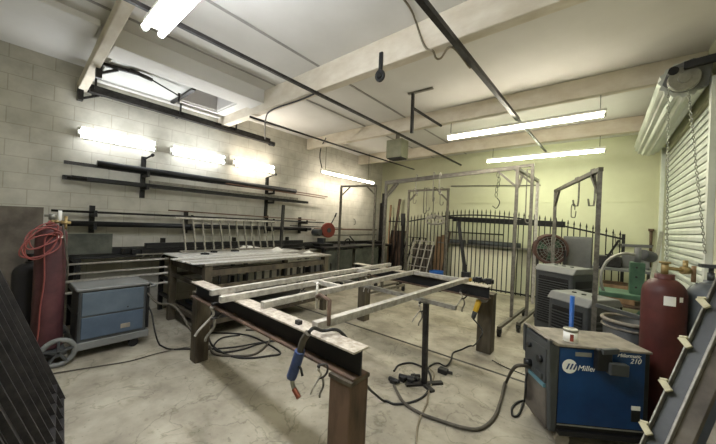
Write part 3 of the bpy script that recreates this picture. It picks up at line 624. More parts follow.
# MIG gun
def wl(px, py): return at(px, py, y=1.10)
gp = [wl(310, 331), wl(304, 340), wl(298, 350), wl(296, 362), wl(293, 372)]
q = gp[0]; mg = thing('welding_gun', 'blue welding gun hanging by its cable over the front beam', 'welding gun', q)
MB(q).tube(spline([wl(308, 333), wl(303, 341), wl(300, 352)], 4), .02).build('cable_support', 'cable2', mg)
MB(q).tube(spline([wl(300, 351), wl(297, 361), wl(294, 370), wl(291.5, 377)], 5), .030).build('grip', 'navy', mg)
MB(q).tube([wl(298, 364), wl(301, 369), wl(302.5, 376)], .007).build('trigger', 'black', mg)
MB(q).tube([wl(291.5, 376), wl(292.5, 384), wl(294, 389)], .013).build('neck', 'tin', mg)
MB(q).tube([wl(294, 389), wl(297, 394), wl(299, 398)], .015).build('nozzle', 'copperred', mg)
cable('gun_cable', [wl(309, 332), at(314, 328, y=1.15), V((-1.26, 1.24, .95)), V((-1.21, 1.33, .94)), V((-1.17, 1.42, .82)), at(360, 372, y=1.5), at(367, 386, y=1.72), at(376, 395, y=2.05)] + fl([(384, 401), (395, 404), (412, 402), (426, 394), (431, 380), (427, 370), (412, 363), (399, 365), (394, 371)]), .010, 'cable', 'thick black cable running over the front beam and down to the floor')

# ================================================================== FLOOR CABLES
def weldpt(l, w, z): return None
cable('welding_lead', [V((-.43, 2.87, .48)), at(529, 366, y=2.85), at(515, 367, y=2.75)] + fl([(506, 383), (501, 400), (494, 418), (480, 429), (463, 428), (440, 421), (421, 414), (405, 404), (398, 394), (394, 386)]), .014, 'cable2', 'thick grey welding lead looping from the blue welder across the floor', 'lead')
cable('extension_cord', fl([(416, 447), (417, 430), (420, 418), (427, 402), (429, 390), (433, 380), (434, 373), (429, 368)]), .008, 'cord', 'pale dusty cord running to the lower picture edge past the stand', 'cord')
cable('grinder_cord', [V((-1.18, 3.72, .5)), at(482, 330, y=3.7), at(480, 338, y=3.6)] + fl([(473, 346), (460, 350), (453, 353), (451, 360), (446, 366), (438, 363), (430, 366), (425, 374)]), .009, 'cable', 'black cord from the yellow grinder to the plug on the floor', 'cord')
q = at(443, 373, z=0); single('power_plug', lambda b: b.box(q.x-.05, q.x+.05, q.y-.04, q.y+.04, .0, .05).cyl(q+V((.05, 0, .025)), q+V((.1, .02, .025)), .016), 'cable', 'black plug block lying on the floor right of the stand', 'plug', q, None, .008)
cable('machine_cord', [V((-4.3, 1.20, .45)), at(152, 315, x=-4.2), at(155, 332, x=-4.1)] + fl([(160, 345), (170, 349), (188, 349), (210, 349), (235, 347), (258, 343), (275, 341)]), .009, 'cable', 'black cord dropping from the faded blue machine and passing the left post', 'cord')
cable('power_cable', fl([(40, 376), (62, 372), (100, 366), (130, 361), (155, 354), (176, 349), (190, 347)]), .006, 'cable2', 'thin cord on the floor below the faded blue machine', 'cord')
cable('work_lead', [V((-4.28, 1.18, .62)), at(158, 303, x=-4.12), at(172, 305, x=-4.0), at(182, 315, x=-3.9), at(188, 326, x=-3.8), at(196, 336, x=-3.7)] + fl([(208, 346), (214, 354), (232, 356), (252, 355), (264, 348), (270, 338), (262, 331), (246, 330)]), .013, 'cable2', 'grey lead curving from the faded blue machine under the welding table', 'lead')
cable('power_cable', fl([(240, 335), (222, 338), (214, 346), (220, 352), (240, 350), (262, 343), (285, 338)]), .010, 'cable', 'black coil of cord on the floor under the table, far loop', 'cord')
cable('power_cable', fl([(206, 333), (222, 333), (240, 334), (256, 338), (280, 352), (268, 356), (246, 358), (228, 355), (213, 346), (208, 336)]), .011, 'cable', 'black coil of cord on the floor under the table, near loop', 'cord')
cable('welder_cord', [V((-.45, 2.95, .40)), at(526, 380, y=2.85), at(525.5, 392, y=2.82)] + fl([(524, 402), (519, 414), (513, 416), (512, 408), (518, 402), (526, 400)]), .009, 'cable', 'black cord looped on the floor beside the blue welder front', 'cord')
cable('power_cable', fl([(492, 360), (505, 367), (520, 373), (530, 377)]), .006, 'cable', 'thin cord on the floor between rear right post and welder', 'cord')
# pile of tool parts at the stand's foot
for k, (px, py, r, l, lab) in enumerate(((394, 383, .025, .12, 'leftmost black tool in the small pile at the stand foot'), (403, 381, .03, .10, 'second black tool in the pile at the stand foot'), (411, 383, .03, .09, 'third black tool in the pile, nearest the camera'), (417, 381, .025, .10, 'black tool touching the stand foot'))):
    q = at(px, py, z=.0); an = .5*k
    single('hand_tool', lambda b: b.cyl(q+V((-l/2, 0, r+.002)), q+V((l/2*math.cos(an), l*math.sin(an)*.6, r+.006)), r, r*.8).box(q.x-.03, q.x+.03, q.y-.035, q.y+.02, .0, r*1.6), 'iron' if k % 2 else 'black', lab, 'tool', q, None, .008)

# ================================================================== ROLLING RACKS
def caster(mb, p, r=.055):
    mb.cyl(V(p)+V((-.02, 0, r)), V(p)+V((.02, 0, r)), r, n=16)
def goal_rack(label, posts, zt, feet, m='rackm', brace=.28, w=.05, foot_dir=(0, 1, 0), fl_=.6):
    """rolling goal-shaped rack: two posts, a top rail, two base tubes on casters"""
    a, b_ = V(posts[0]), V(posts[1]); o = V(((a.x+b_.x)/2, (a.y+b_.y)/2, 0))
    r = thing('rolling_rack', label, 'rack', o)
    za, zb = zt
    A_, B_ = a+V((0, 0, za)), b_+V((0, 0, zb)); d = (B_-A_).normalized(); fd = V(foot_dir).normalized()
    MB(o).bar(A_-d*w/2, B_+d*w/2, w).build('top_rail', m, r)
    for p, z, s in ((a, za, 1), (b_, zb, -1)):
        MB(o).bar(p+V((0, 0, .13)), p+V((0, 0, z-w/2)), w).build('post', m, r)
        MB(o).bar(p+V((0, 0, z-brace))+d*s*w*.4, p+V((0, 0, z-.02))+d*s*brace, w*.7).build('brace', m, r)
        if feet:
            MB(o).bar(p-fd*fl_*.75+V((0, 0, .14)), p+fd*fl_+V((0, 0, .14)), w).build('base_tube', m, r)
            for e in (-.7, .95):
                c = p+fd*fl_*e; k = MB(o); caster(k, (c.x, c.y, 0)); k.box(c.x-.03, c.x+.03, c.y-.03, c.y+.03, .06, .12); k.build('caster', 'black', r)
    return r
# near rack: one rail from far left to near right, posts near 531 and 387
goal_rack('longest rolling rack with top rail spanning from corner to coolers', ((-3.94, 5.75, 0), (-.93, 5.72, 0)), (2.60, 2.72), True, 'rackm', .3, .045, (.05, 1, 0), .7)
rk2 = goal_rack('box-framed rolling rack with double end posts just left of the coolers', ((-3.70, 5.42, 0), (-1.10, 5.42, 0)), (2.50, 2.63), True, 'rackm', .3, .045, (.04, 1, 0), .9)
o = V(rk2.location)
MB(o).bar((-1.10, 5.42, 2.62), (-1.0, 6.75, 2.60), .05).build('side_rail', 'galv', rk2)
MB(o).bar((-1.0, 6.75, .16), (-1.0, 6.75, 2.60), .05).build('post', 'pale', rk2)
MB(o).bar((-1.09, 5.46, 2.32), (-1.08, 5.75, 2.6), .035).build('brace', 'galv', rk2)
goal_rack('smaller rolling rack standing close to the arched fence, hooks on its rail', ((-4.15, 7.2, 0), (-3.02, 7.2, 0)), (2.56, 2.56), True, 'rackm', .28, .05, (0, 1, 0), .35)
goal_rack('narrow rolling rack beside the corner bench under the hanging light', ((-5.0, 5.35, 0), (-4.46, 6.05, 0)), (2.49, 2.57), True, 'rackm', .22, .045, (1, .3, 0), .12)
goal_rack('leaning-topped rack standing behind the grey coolers with two long hooks', ((-.62, 6.0, 0), (-.03, 4.12, 0)), (2.30, 2.30), False, 'rackm', .25, .045)
MB((0, 0, 0))
def hook(p, L, label, m='galv', r=.008, w=.05, axis=(0, 1, 0), square=False):
    p = V(p); ax = V(axis).normalized()
    pts = [p+ax*w*.6-V((0, 0, .03)), p+ax*w*.6+V((0, 0, .035)), p-ax*w*.2+V((0, 0, .045)), p-ax*w*.6, p-ax*w*.6-V((0, 0, L*.8)), p-ax*w*.4-V((0, 0, L)), p+ax*w*.8-V((0, 0, L)), p+ax*w*1.1-V((0, 0, L-.08))]
    return single('hanging_hook', lambda b: b.tube(pts if square else spline(pts, 4), r, 6), m, label, 'hook', p, 'hooks on the rolling racks')
hook((-.266, 4.87, 2.30), .34, 'far flat hook on the rail behind the coolers', 'galv', .011, .035, (-1, 0, 0), True)
hook((-.09, 4.31, 2.30), .38, 'near flat hook on the rail behind the coolers', 'galv', .011, .035, (-1, 0, 0), True)
hook((-.30, 4.87, 1.94), .13, 'small hook dangling below the far flat hook', 'galv', .007, .03, (1, 0, 0))
zz = 2.57
for k, (x, L, lab) in enumerate(((-3.98, .35, 'first small hook on the fence-side rack rail, nearest the corner'), (-3.66, .62, 'long thin hook on the fence-side rack rail'), (-3.58, .55, 'thin hook second of the close pair on the fence-side rack'), (-3.38, .75, 'longest hook on the fence-side rack, reaching the coil'), (-3.2, .4, 'short hook at the open end of the fence-side rack'))):
    hook((x, 7.2, zz), L, lab, 'steel' if k % 2 else 'galv', .010, .05, (1, .2, 0))
hook((-3.12, 5.72, 2.66), .40, 'thin hook on the longest rack rail, left one', 'galv', .009, .05, (0, 1, 0))
hook((-2.72, 5.72, 2.68), .55, 'thin hook on the longest rack rail, right one', 'galv', .009, .05, (0, 1, 0))
hook((-2.45, 5.42, 2.60), .36, 'thin flat hook on the box-framed rack rail', 'galv', .009, .05, (0, 1, 0))
hook((-.98, 5.72, 2.60), .85, 'long hook hanging between the double posts left of the coolers', 'galv', .010, .05, (1, 0, 0))
c = at(498, 172, y=5.72); single('hanging_chain', lambda b: [b.tube([c+V((.02*math.sin(i*1.3)+.02*math.cos(t), .01, -.05-i*.09+.05*math.sin(t))) for t in [2*PI*j/8 for j in range(9)]], .006, 5) for i in range(5)]+[b.tube(spline([c+V((0, 0, -.47)), c+V((.05, 0, -.55)), c+V((.0, 0, -.66)), c+V((-.07, 0, -.62))], 4), .008, 6)], 'steel', 'loose chain of wire rings hanging from the long rack rail', 'chain', c)

# ================================================================== ARCHED FENCE
FY = 7.72
o = V((-2.4, FY, 0)); fe = thing('arched_fence', 'long black arched iron fence with spear points in front of the back wall', 'fence', o)
FX0, FX1 = -5.12, .34
def ftop(x):
    if x < -4.55: return 1.80
    t = (x-(-4.5))/(FX1+4.5); return 1.60 + .02 + .42*math.sin(PI*min(1, max(0, (t*.86+.14)))**1) * (1 if t < 1 else 1) - .0*(t)
pts = [V((-4.5+(FX1+4.5)*i/24, FY, ftop(-4.5+(FX1+4.5)*i/24)-.10)) for i in range(25)]
b = MB(o)
for p, q in zip(pts, pts[1:]): b.bar(p, q, .03, .035)
b.build('top_rail', 'iron', fe)
MB(o).bar((FX0, FY, 1.70), (-4.62, FY, 1.70), .03, .035).build('top_rail', 'iron', fe)
MB(o).bar((FX0, FY, .12), (FX1, FY, .12), .03, .035).build('bottom_rail', 'iron', fe)
n = 52
for i in range(n):
    x = FX0+.05+i*(FX1-FX0-.1)/(n-1)
    zt_ = ftop(x); b = MB(o).bar((x, FY, .08), (x, FY, zt_-.02), .019)
    b.cyl((x, FY, zt_-.03), (x, FY, zt_+.06), .018, .001, 8); b.build('picket', 'iron', fe)
MB(o).bar((FX1, FY, 0), (FX1, FY, 1.62), .05).build('end_post', 'iron', fe)
MB(o).bar((-4.6, FY, 0), (-4.6, FY, 1.78), .05).build('end_post', 'iron', fe)
MB(o).box(-4.66, -4.53, FY-.06, FY-.02, 1.58, 1.95).build('lock_plate', 'black', fe, .006)
# behind the fence
single('white_panel', lambda b: b.add([(-3.2, 7.95, 0), (-1.62, 7.95, 0), (-1.58, 8.13, 1.08), (-3.2, 8.13, 1.08), (-3.2, 7.98, 0), (-1.62, 7.98, 0), (-1.58, 8.16, 1.08), (-3.2, 8.16, 1.08)], [(3, 2, 1, 0), (4, 5, 6, 7), (0, 1, 5, 4), (1, 2, 6, 5), (2, 3, 7, 6), (3, 0, 4, 7)]), mat('cream_panel', (222, 218, 192), .6, scale=2, var=.06), 'large cream board leaning on the back wall behind the arched fence', 'board', (-2.4, 8.0, 0))
o = V((-2.2, 8.0, 1.1)); sh = thing('steel_shelf', 'narrow steel shelf on the back wall seen through the fence', 'shelf', o)
MB(o).box(-3.6, -.9, 7.98, 8.2, 1.14, 1.17).build('board', 'galv', sh)
for x in (-3.45, -1.3): MB(o).bar((x, 8.19, .95), (x, 8.0, 1.14), .03).build('bracket', 'galv', sh)
for k, (x0, x1, y, z, r, m, lab) in enumerate(((-2.75, -1.5, 8.08, 1.23, .06, 'greycyl', 'thick grey roll lying on the shelf behind the fence, right one'), (-3.55, -2.85, 8.08, 1.22, .05, 'greycyl', 'grey roll lying on the shelf behind the fence, left one'), (-3.4, -1.9, 8.1, 1.47, .018, 'steel', 'thin dark pipe fixed along the back wall above the rolls'))):
    single('pipe_roll', lambda b: b.cyl((x0, y, z), (x1, y, z), r), m, lab, 'roll', (x0, y, z))
o = V((-2.3, 7.9, 1.8)); 
for k, (z0, z1, lab) in enumerate(((1.86, 1.80, 'upper dark angle bar tied along the fence top'), (1.80, 1.74, 'lower dark angle bar tied along the fence top'))):
    single('angle_bar', lambda b: b.bar((-3.3+.2*k, FY+.032, z0), (-.6, FY+.032, z1), .03, .07), 'iron', lab, 'bar', (-3.3, FY+.08, z0))
q = V((-3.55, FY-.07, 1.74)); single('wire_coil', lambda b: [b.tube([q+V((.27*math.cos(t), -.015*k, .09*math.sin(t)*(1+.12*k)+.02*k)) for t in [2*PI*i/24 for i in range(25)]], .012, 6) for k in range(4)]+[b.bar(q+V((0, 0, -.1)), q+V((.05*s, -.02, .13)), .015) for s in (-3, -1, 1, 3)], 'pale', 'flattened coil of pale wire hung on the fence top', 'coil', q)
for k, (px, py, m, w, lab) in enumerate(((391, 205, 'wood', .06, 'brown timber plank upright in the corner behind the fence, left one'), (400, 199, 'rust', .08, 'wide brown plank upright behind the fence lock plate'), (395, 226, 'steel', .03, 'thin steel bar upright between the two brown planks'), (386, 222, 'iron', .03, 'dark steel bar upright at the fence left end'), (443, 235, 'wood', .09, 'timber board leaning behind the fence right of the lattice grids'), (450, 232, 'rust', .05, 'rusty bar leaning behind the fence right of the timber board'))):
    p = at(px, py, y=8.05); single('plank' if m in ('wood', 'rust') else 'steel_bar', lambda b: b.bar((p.x+.12*(-1)**k, 7.79, 0), p, w, .03, (0, 1, 0)), m, lab, 'plank' if m in ('wood', 'rust') else 'bar', (p.x, 7.95, 0))
# lattice grid panels leaning
for k, lab in enumerate(('silver lattice grid leaning at the fence, front one', 'dark lattice grid leaning behind the silver lattice')):
    o = V((-4.24-.28*k, 7.25+.06*k, .02)); gp = thing('lattice_grid', lab, 'grid', o)
    base = o.copy(); U = V((.60, 0, 0)); Hh = V((.10, .36, 1.16+.08*k)); m = 'pale' if k == 0 else 'steel'
    for i in range(4): MB(o).bar(base+U*i/3, base+U*i/3+Hh, .024).build('upright_bar', m, gp)
    for i in range(6): MB(o).bar(base+Hh*i/5+V((0, -.02, 0)), base+Hh*i/5+U+V((0, -.02, 0)), .02).build('cross_bar', m, gp)
for k, (x0, x1, h, m, lab) in enumerate(((-5.28, -4.75, 1.42, 'rust', 'dark brown board leaning on the back wall at the fence left end'), (-4.4, -3.75, 1.05, 'brownplate', 'stained sheet leaning on the back wall behind the lattice grids'), (-3.7, -3.35, 1.32, 'wood', 'pale brown board leaning between lattice grids and cream board'))):
    single('leaning_board', lambda b: b.add([(x0, 7.84, 0), (x1, 7.84, 0), (x1, 8.12, h), (x0, 8.12, h), (x0, 7.87, 0), (x1, 7.87, 0), (x1, 8.15, h), (x0, 8.15, h)], [(3, 2, 1, 0), (4, 5, 6, 7), (0, 1, 5, 4), (1, 2, 6, 5), (2, 3, 7, 6), (3, 0, 4, 7)]), m, lab, 'board', ((x0+x1)/2, 7.86, 0))
single('corner_angle', lambda b: b.bar((-5.62, 8.05, 0), (-5.58, 8.05, 2.62), .12, .05).bar((-5.68, 8.02, 0), (-5.66, 8.02, 2.3), .05, .05), 'steel', 'dark steel bundle standing upright in the far wall corner', 'bar', (-5.62, 8.05, 0))
o = V((-4.75, 2.05, 0)); lb = thing('small_machine', 'low dark blue box on casters under the near end of the layout table', 'machine', o)
MB(o).box(-4.95, -4.45, 1.85, 2.3, .07, .30).build('body', mat('dark_blue_box', (48, 56, 74), .5, scale=6), lb, .02)
MB(o).box(-4.9, -4.5, 1.9, 2.25, .30, .315).build('lid', 'dgrey', lb)
for x in (-4.88, -4.52):
    for y in (1.92, 2.23): MB(o).cyl((x-.015, y, .035), (x+.015, y, .035), .035).build('caster', 'black', lb)
q = V((-3.28, 7.35, 0)); bk = thing('blue_bucket', 'blue plastic tub on the floor under the lattice grids', 'bucket', q)
MB().lathe([(.17, 0), (.21, .42), (.205, .42), (.165, .02)]).build('body', 'bluep', bk); MB().ring((0, 0, .42), .21, .012).build('rim', 'bluep', bk)
single('boxwood_crate', lambda b: b.box(-2.85, -2.45, 7.3, 7.6, 0, .22), 'wood', 'x', 'crate', (0, 0, 0)) if False else None

# ================================================================== COOLERS, FAN, RIGHT BACK
def cooler(loc, rz, w, dp, h, label):
    r = thing('air_cooler', label, 'cooler', loc, rz, 'portable coolers')
    MB().box(-w/2, w/2, -dp/2, dp/2, .08, h-.07).build('body', 'dgrey', r, .03)
    MB().prism([(-dp/2-.02, h-.09), (-dp/2+.05, h), (dp/2-.05, h), (dp/2+.02, h-.09)], 'x', -w/2-.015, w/2+.015).build('lid', 'grey', r, .015)
    b = MB(); b.box(-w/2+.06, w/2-.06, -dp/2-.004, -dp/2+.002, .2, h-.16); b.build('grille_back', 'black', r)
    b = MB()
    for i in range(int((h-.42)/.036)): z = .24+i*.036; b.bar((-w/2+.06, -dp/2-.012, z), (w/2-.06, -dp/2-.012, z), .022, .010)
    b.build('louvre_grille', 'dgrey', r)
    b = MB(); b.box(w/2-.002, w/2+.004, -dp/2+.07, dp/2-.07, .25, h-.18); b.build('side_pad', 'black', r)
    b = MB()
    for i in range(int((h-.5)/.06)): b.bar((w/2+.008, -dp/2+.07, .3+i*.06), (w/2+.008, dp/2-.07, .3+i*.06), .012, .02)
    b.build('side_louvre', 'dgrey', r)
    for k in range(3): MB().cyl((-w*.2+.12*k, -.02, h), (-w*.2+.12*k, -.02, h+.012), .025).build('knob', 'black', r)
    for sx in (-1, 1):
        for sy in (-1, 1): MB().cyl((sx*(w/2-.07)-.015, sy*(dp/2-.07), .04), (sx*(w/2-.07)+.015, sy*(dp/2-.07), .04), .04).build('caster', 'black', r)
    return r
cooler((-.42, 5.56, 0), -.5, .57, .5, 1.08, 'taller grey air cooler at the back, beside the rack posts')
cooler((-.14, 4.52, 0), -.62, .50, .50, .86, 'shorter grey air cooler in front, just behind the blue welder')
q = V((-.72, 6.62, 0)); fa = thing('drum_fan', 'round drum fan with dull red and green face behind the taller cooler', 'fan', q)
nr = V((.3, -1, 0)).normalized(); c = V((0, 0, 1.27)); fc = c
b = MB(); b.ring(c, .26, .03, nr, 32); b.ring(c+nr*-.2, .26, .03, nr, 32); b.cyl(c-nr*.2, c, .262, n=32, cap=False); b.cyl(c-nr*.2, c-nr*.19, .26, n=32); b.build('drum', mat('dull_red_drum', (92, 64, 56), .7, scale=6, rgb2=(66, 50, 44)), fa)
b = MB()
for R_ in (.06, .12, .18, .23): b.ring(c+nr*.02, R_, .005, nr, 28, 5)
a_ = nr.cross(V((0, 0, 1)))
for i in range(10): t = PI*i/10; dd = a_*math.cos(t)+V((0, 0, 1))*math.sin(t); b.cyl(c+nr*.02-dd*.25, c+nr*.02+dd*.25, .004, n=5)
b.build('guard_wires', 'tin', fa)
b = MB()
for i in range(3):
    t = 2*PI*i/3; d1 = a_*math.cos(t)+V((0, 0, 1))*math.sin(t); d2 = a_*math.cos(t+.8)+V((0, 0, 1))*math.sin(t+.8)
    b.add([c-nr*.05+d1*.04, c-nr*.02+d1*.22, c-nr*.1+d2*.22, c-nr*.1+d2*.04], [(0, 1, 2, 3)])
b.build('blades', 'green', fa)
MB().bar((-.2, .05, .02), (.2, .05, .02), .3, .04).bar((-.2, .05, 0), (-.22, .05, 1.27), .04).bar((.2, .05, 0), (.22, .05, 1.27), .04).build('stand', 'steel', fa)
o = V((-.34, 7.1, 0)); cb = thing('metal_cabinet', 'plain grey metal cabinet behind the cooler and the fence rack', 'cabinet', o)
MB(o).box(-.56, -.12, 6.95, 7.3, .05, 1.53).build('body', 'grey', cb, .01); MB(o).box(-.555, -.125, 6.935, 6.95, .08, 1.50).build('door', 'grey', cb, .006)
MB(o).box(-.2, -.17, 6.91, 6.935, .8, .95).build('handle', 'tin', cb)
# wooden rack with boxes at the right behind green machine
o = V((.1, 6.6, 0)); wr = thing('steel_bench', 'low steel bench behind the green press against the fence end', 'bench', o)
MB(o).box(-.1, .7, 6.3, 7.2, 1.02, 1.06).build('bench_top', 'grey', wr)
for x in (-.06, .66):
    for y in (6.34, 7.16): MB(o).box(x-.025, x+.025, y-.025, y+.025, 0, 1.02).build('leg', 'galv', wr)
MB(o).box(-.06, .66, 6.33, 7.17, .45, .48).build('shelf', 'rust', wr)
for k, (x, y, w, d_, z, h, m, lab) in enumerate(((.12, 6.6, .3, .3, 1.06, .18, 'steel', 'dark steel offcut box on the bench behind the green press'), (.45, 6.8, .34, .3, 1.06, .22, 'grey', 'grey bundle box on the bench nearest the door corner'), (.25, 6.7, .4, .5, .48, .3, 'wood', 'brown wooden box under the bench behind the press'))):
    single('tool_box', lambda b: b.box(x-w/2, x+w/2, y-d_/2, y+d_/2, z, z+h).box(x-.06, x+.06, y-.02, y+.02, z+h, z+h+.03), m, lab, 'box', (x, y, z), None, .012)
q = V((.05, 7.45, 0)); single('steel_bar', lambda b: b.bar(at(600, 268, y=6.2), at(619, 240, y=6.2), .03), 'iron', 'short dark bar leaning on the bench beside the rack post', 'bar', at(600, 268, y=6.2))
single('pry_bar', lambda b: b.bar((.52, 5.6, .75), (.80, 7.2, 1.68), .05, .03), 'tin', 'pale flat bar leaning against the door corner above the cylinder', 'bar', (.52, 5.6, .75))
q = V((.72, 8.0, 0)); bs = thing('barrier_bar', 'thin wall-mounted handrail on the back wall by the roller door', 'bar', (.2, 8.15, 1.4))
MB((.2, 8.15, 1.4)).bar((.25, 8.17, 1.40), (.80, 8.17, 1.42), .03).build('rail', 'galv', bs); MB((.2, 8.15, 1.4)).bar((.25, 8.17, 1.38), (.22, 8.17, 1.62), .02).build('upright', 'galv', bs)
single('wall_conduit', lambda b: b.cyl((.76, 8.16, .9), (.76, 8.16, 1.72), .022).box(.72, .80, 8.12, 8.2, 1.70, 1.75), 'rust', 'rusty vertical conduit stub in the corner by the roller door', 'pipe', (.76, 8.16, .9))
single('service_pipe', lambda b: b.cyl((-3.35, 8.17, 2.78), (-1.15, 8.17, 2.70), .014), 'galv', 'thin pipe running high along the back wall above the fence', 'pipe', (-3.35, 8.17, 2.78))
# green press
o = V((.24, 5.2, 0)); gp = thing('green_press', 'green machine with upright column and curved white arm beside the tank', 'machine', o)
MB(o).box(.0, .5, 5.0, 5.45, .80, .86).build('bed', 'green', gp, .008)
for x in (.03, .47):
    for y in (5.03, 5.42): MB(o).box(x-.025, x+.025, y-.025, y+.025, 0, .80).build('leg', 'green', gp)
MB(o).bar((.03, 5.02, .1), (.47, 5.02, .76), .04).build('cross_brace', 'green', gp)
MB(o).box(.30, .44, 5.12, 5.30, .86, 1.26).build('column', 'green', gp, .008)
for z in (.95, 1.08, 1.2): MB(o).cyl((.36, 5.115, z), (.36, 5.105, z), .012).build('bolt', 'steel', gp)
MB(o).cyl((.37, 5.2, 1.26), (.37, 5.2, 1.45), .035).bar((.22, 5.18, 1.47), (.50, 5.22, 1.47), .035).build('lever_head', 'grey', gp)
MB(o).tube(spline([V((.34, 5.15, 1.36)), V((.22, 5.12, 1.36)), V((.08, 5.08, 1.26)), V((.02, 5.06, 1.08)), V((.03, 5.06, .92)), V((.06, 5.08, .84))], 6), .018).build('arm', 'tin', gp)
MB(o).cyl((.42, 5.28, 1.36), (.52, 5.4, 1.33), .07).build('motor', 'dgrey', gp, .006)
# bin and hose between
q = at(624, 330, y=3.95); q = V((.24, 4.02, 0)); bn = thing('waste_bin', 'round grey waste bin between blue welder and short cooler', 'bin', q)
MB().lathe([(.17, 0), (.2, .74), (.19, .74), (.165, .03)]).build('body', 'dgrey', bn); MB().ring((0, 0, .75), .205, .018).build('rim', 'lgrey', bn)
MB().ring((0, 0, .69), .206, .01).build('rib', 'lgrey', bn)
single('floor_rail', lambda b: b.bar(at(597, 305, y=4.05), at(642, 318, y=3.75), .035), 'dgrey', 'dark grey bar resting across the waste bin toward the tank', 'bar', at(597, 305, y=4.05))
q = V((-.22, 3.62, 0)); single('blue_tube', lambda b: b.cyl((-.20, 3.66, 0), (-.20, 3.66, .97), .02, n=18), 'bluep', 'bright blue upright tube standing behind the paint can', 'tube', (-.2, 3.66, 0))

# ================================================================== BLUE WELDER
rz = math.radians(34.9); o = V((-.061, 3.034, 0)); we = thing('wire_welder', 'blue wire-feed welder with dusty top on a wheeled cart', 'welder', o, rz)
hx, hy = .325, .185
MB().prism([(-.318, .12), (hx, .12), (hx, .74), (-.318, .74)], 'y', -hy+.004, hy-.004).build('cabinet', 'black', we, .006)
MB().box(-.312, .29, -hy, -hy+.006, .17, .735).build('side_panel', 'blue', we, .004)
MB().box(-.312, .29, hy-.006, hy, .17, .735).build('side_panel', 'blue', we, .004)
MB().prism([(-.365, .10), (-.318, .10), (-.312, .745), (-.385, .755), (-.385, .55)], 'y', -hy-.008, hy+.008).build('front_frame', 'dgrey', we, .012)
MB().prism([(-.375, .10), (-.35, .10), (-.37, .40), (-.388, .40)], 'y', -hy+.03, hy-.03).build('lower_front', 'brownplate', we, .004)
MB().prism([(-.395, .44), (-.37, .44), (-.376, .70), (-.392, .70)], 'y', -hy+.03, hy-.03).build('control_panel', 'dgrey', we, .004)
MB().prism([(-.398, .405), (-.38, .405), (-.38, .435), (-.398, .435)], 'y', -hy+.04, hy-.10).build('name_strip', 'teal', we)
for y, z in ((.08, .64), (-.09, .60)):
    MB().cyl((-.385, y, z), (-.418, y, z), .028 if z < .62 else .02, n=16).build('dial', 'black', we)
MB().cyl((-.39, .06, .50), (-.44, .07, .50), .03, n=16).build('gun_socket', 'black', we)
MB().box(-.41, -.38, -.13, -.03, .46, .50).build('lead_socket', 'dgrey', we, .005)
MB().prism([(-.40, .785), (-.34, .745), (hx+.005, .735), (hx+.005, .752), (-.32, .765), (-.39, .80)], 'y', -hy-.012, hy+.012).build('top_cover', 'lgrey', we, .005)
for y in (-hy-.004, hy+.004): MB().bar((-.38, y, .55), (-.388, y, .785), .02, .035).build('handle_side', 'dgrey', we)
# black tool box hung on the side
MB().box(-.075, .03, -hy-.05, -hy, .60, .755).build('side_pocket', 'black', we, .01)
MB().bar((.0, -hy-.05, .63), (.125, -hy-.05, .625), .05, .085).bar((-.05, -hy-.05, .745), (.07, -hy-.04, .755), .03, .04).build('latch_handle', 'dgrey', we, .006)
MB().box(-.20, -.085, -hy-.003, -hy, .68, .71).build('warning_label', 'tin', we)
MB().box(.205, .265, -hy-.003, -hy, .23, .32).build('rating_label', 'black', we); MB().box(.205, .265, -hy-.004, -hy, .315, .345).build('rating_label', 'paper', we)
MB().box(-.312, .29, -hy-.003, -hy, .155, .165).build('trim_line', 'tin', we)
# round badge with three slanted strokes
bd = MB().cyl((-.238, -hy-.003, .60), (-.238, -hy, .60), .052, n=36).build('badge', 'paper', we)
b = MB()
for k in range(3):
    x = -.266+k*.025; b.add([(x, -hy-.0045, .578), (x+.013, -hy-.0045, .578), (x+.031, -hy-.0045, .622), (x+.018, -hy-.0045, .622)], [(0, 1, 2, 3)])
b.build('badge_mark', 'navy', bd)
text('Miller', .056, 'lettering', 'paper', we, (-.183, -hy-.004, .576), (PI/2, 0, 0), .25)
text('Millermatic', .036, 'lettering', 'paper', we, (.092, -hy-.004, .70), (PI/2, 0, 0), .3)
text('210', .05, 'lettering', 'paper', we, (.18, -hy-.004, .658), (PI/2, 0, 0), .3)
MB().box(-.30, .5, -.2, .2, .085, .12).build('cart_tray', 'black', we)
for y in (-.17, .17): MB().cyl((-.27, y-.02, .05), (-.27, y+.02, .05), .05, n=18).build('caster', 'lgrey', we)
for y in (-.235, .235): MB().cyl((.40, y-.02, .1), (.40, y+.02, .1), .1, n=24).build('wheel', 'black', we)
# paint can
q = at(570, 342, z=.755); q.z = .757; pc = thing('paint_can', 'small paint tin with red and white label on the welder top', 'can', q)
MB().cyl((0, 0, .0), (0, 0, .085), .046, n=26).build('body', 'paper', pc); MB().lathe([(.05, .085), (.05, .10), (.046, .104), (.044, .098)]).build('lid', 'tin', pc)
MB().add([(.047*math.cos(a), .047*math.sin(a), z) for z in (.018, .07) for a in [-1.55+.13*i for i in range(5)]], [(i, i+1, 6+i, 5+i) for i in range(4)]).build('label_mark', 'red', pc)
MB().ring((0, 0, .006), .047, .003).build('rim', 'tin', pc)
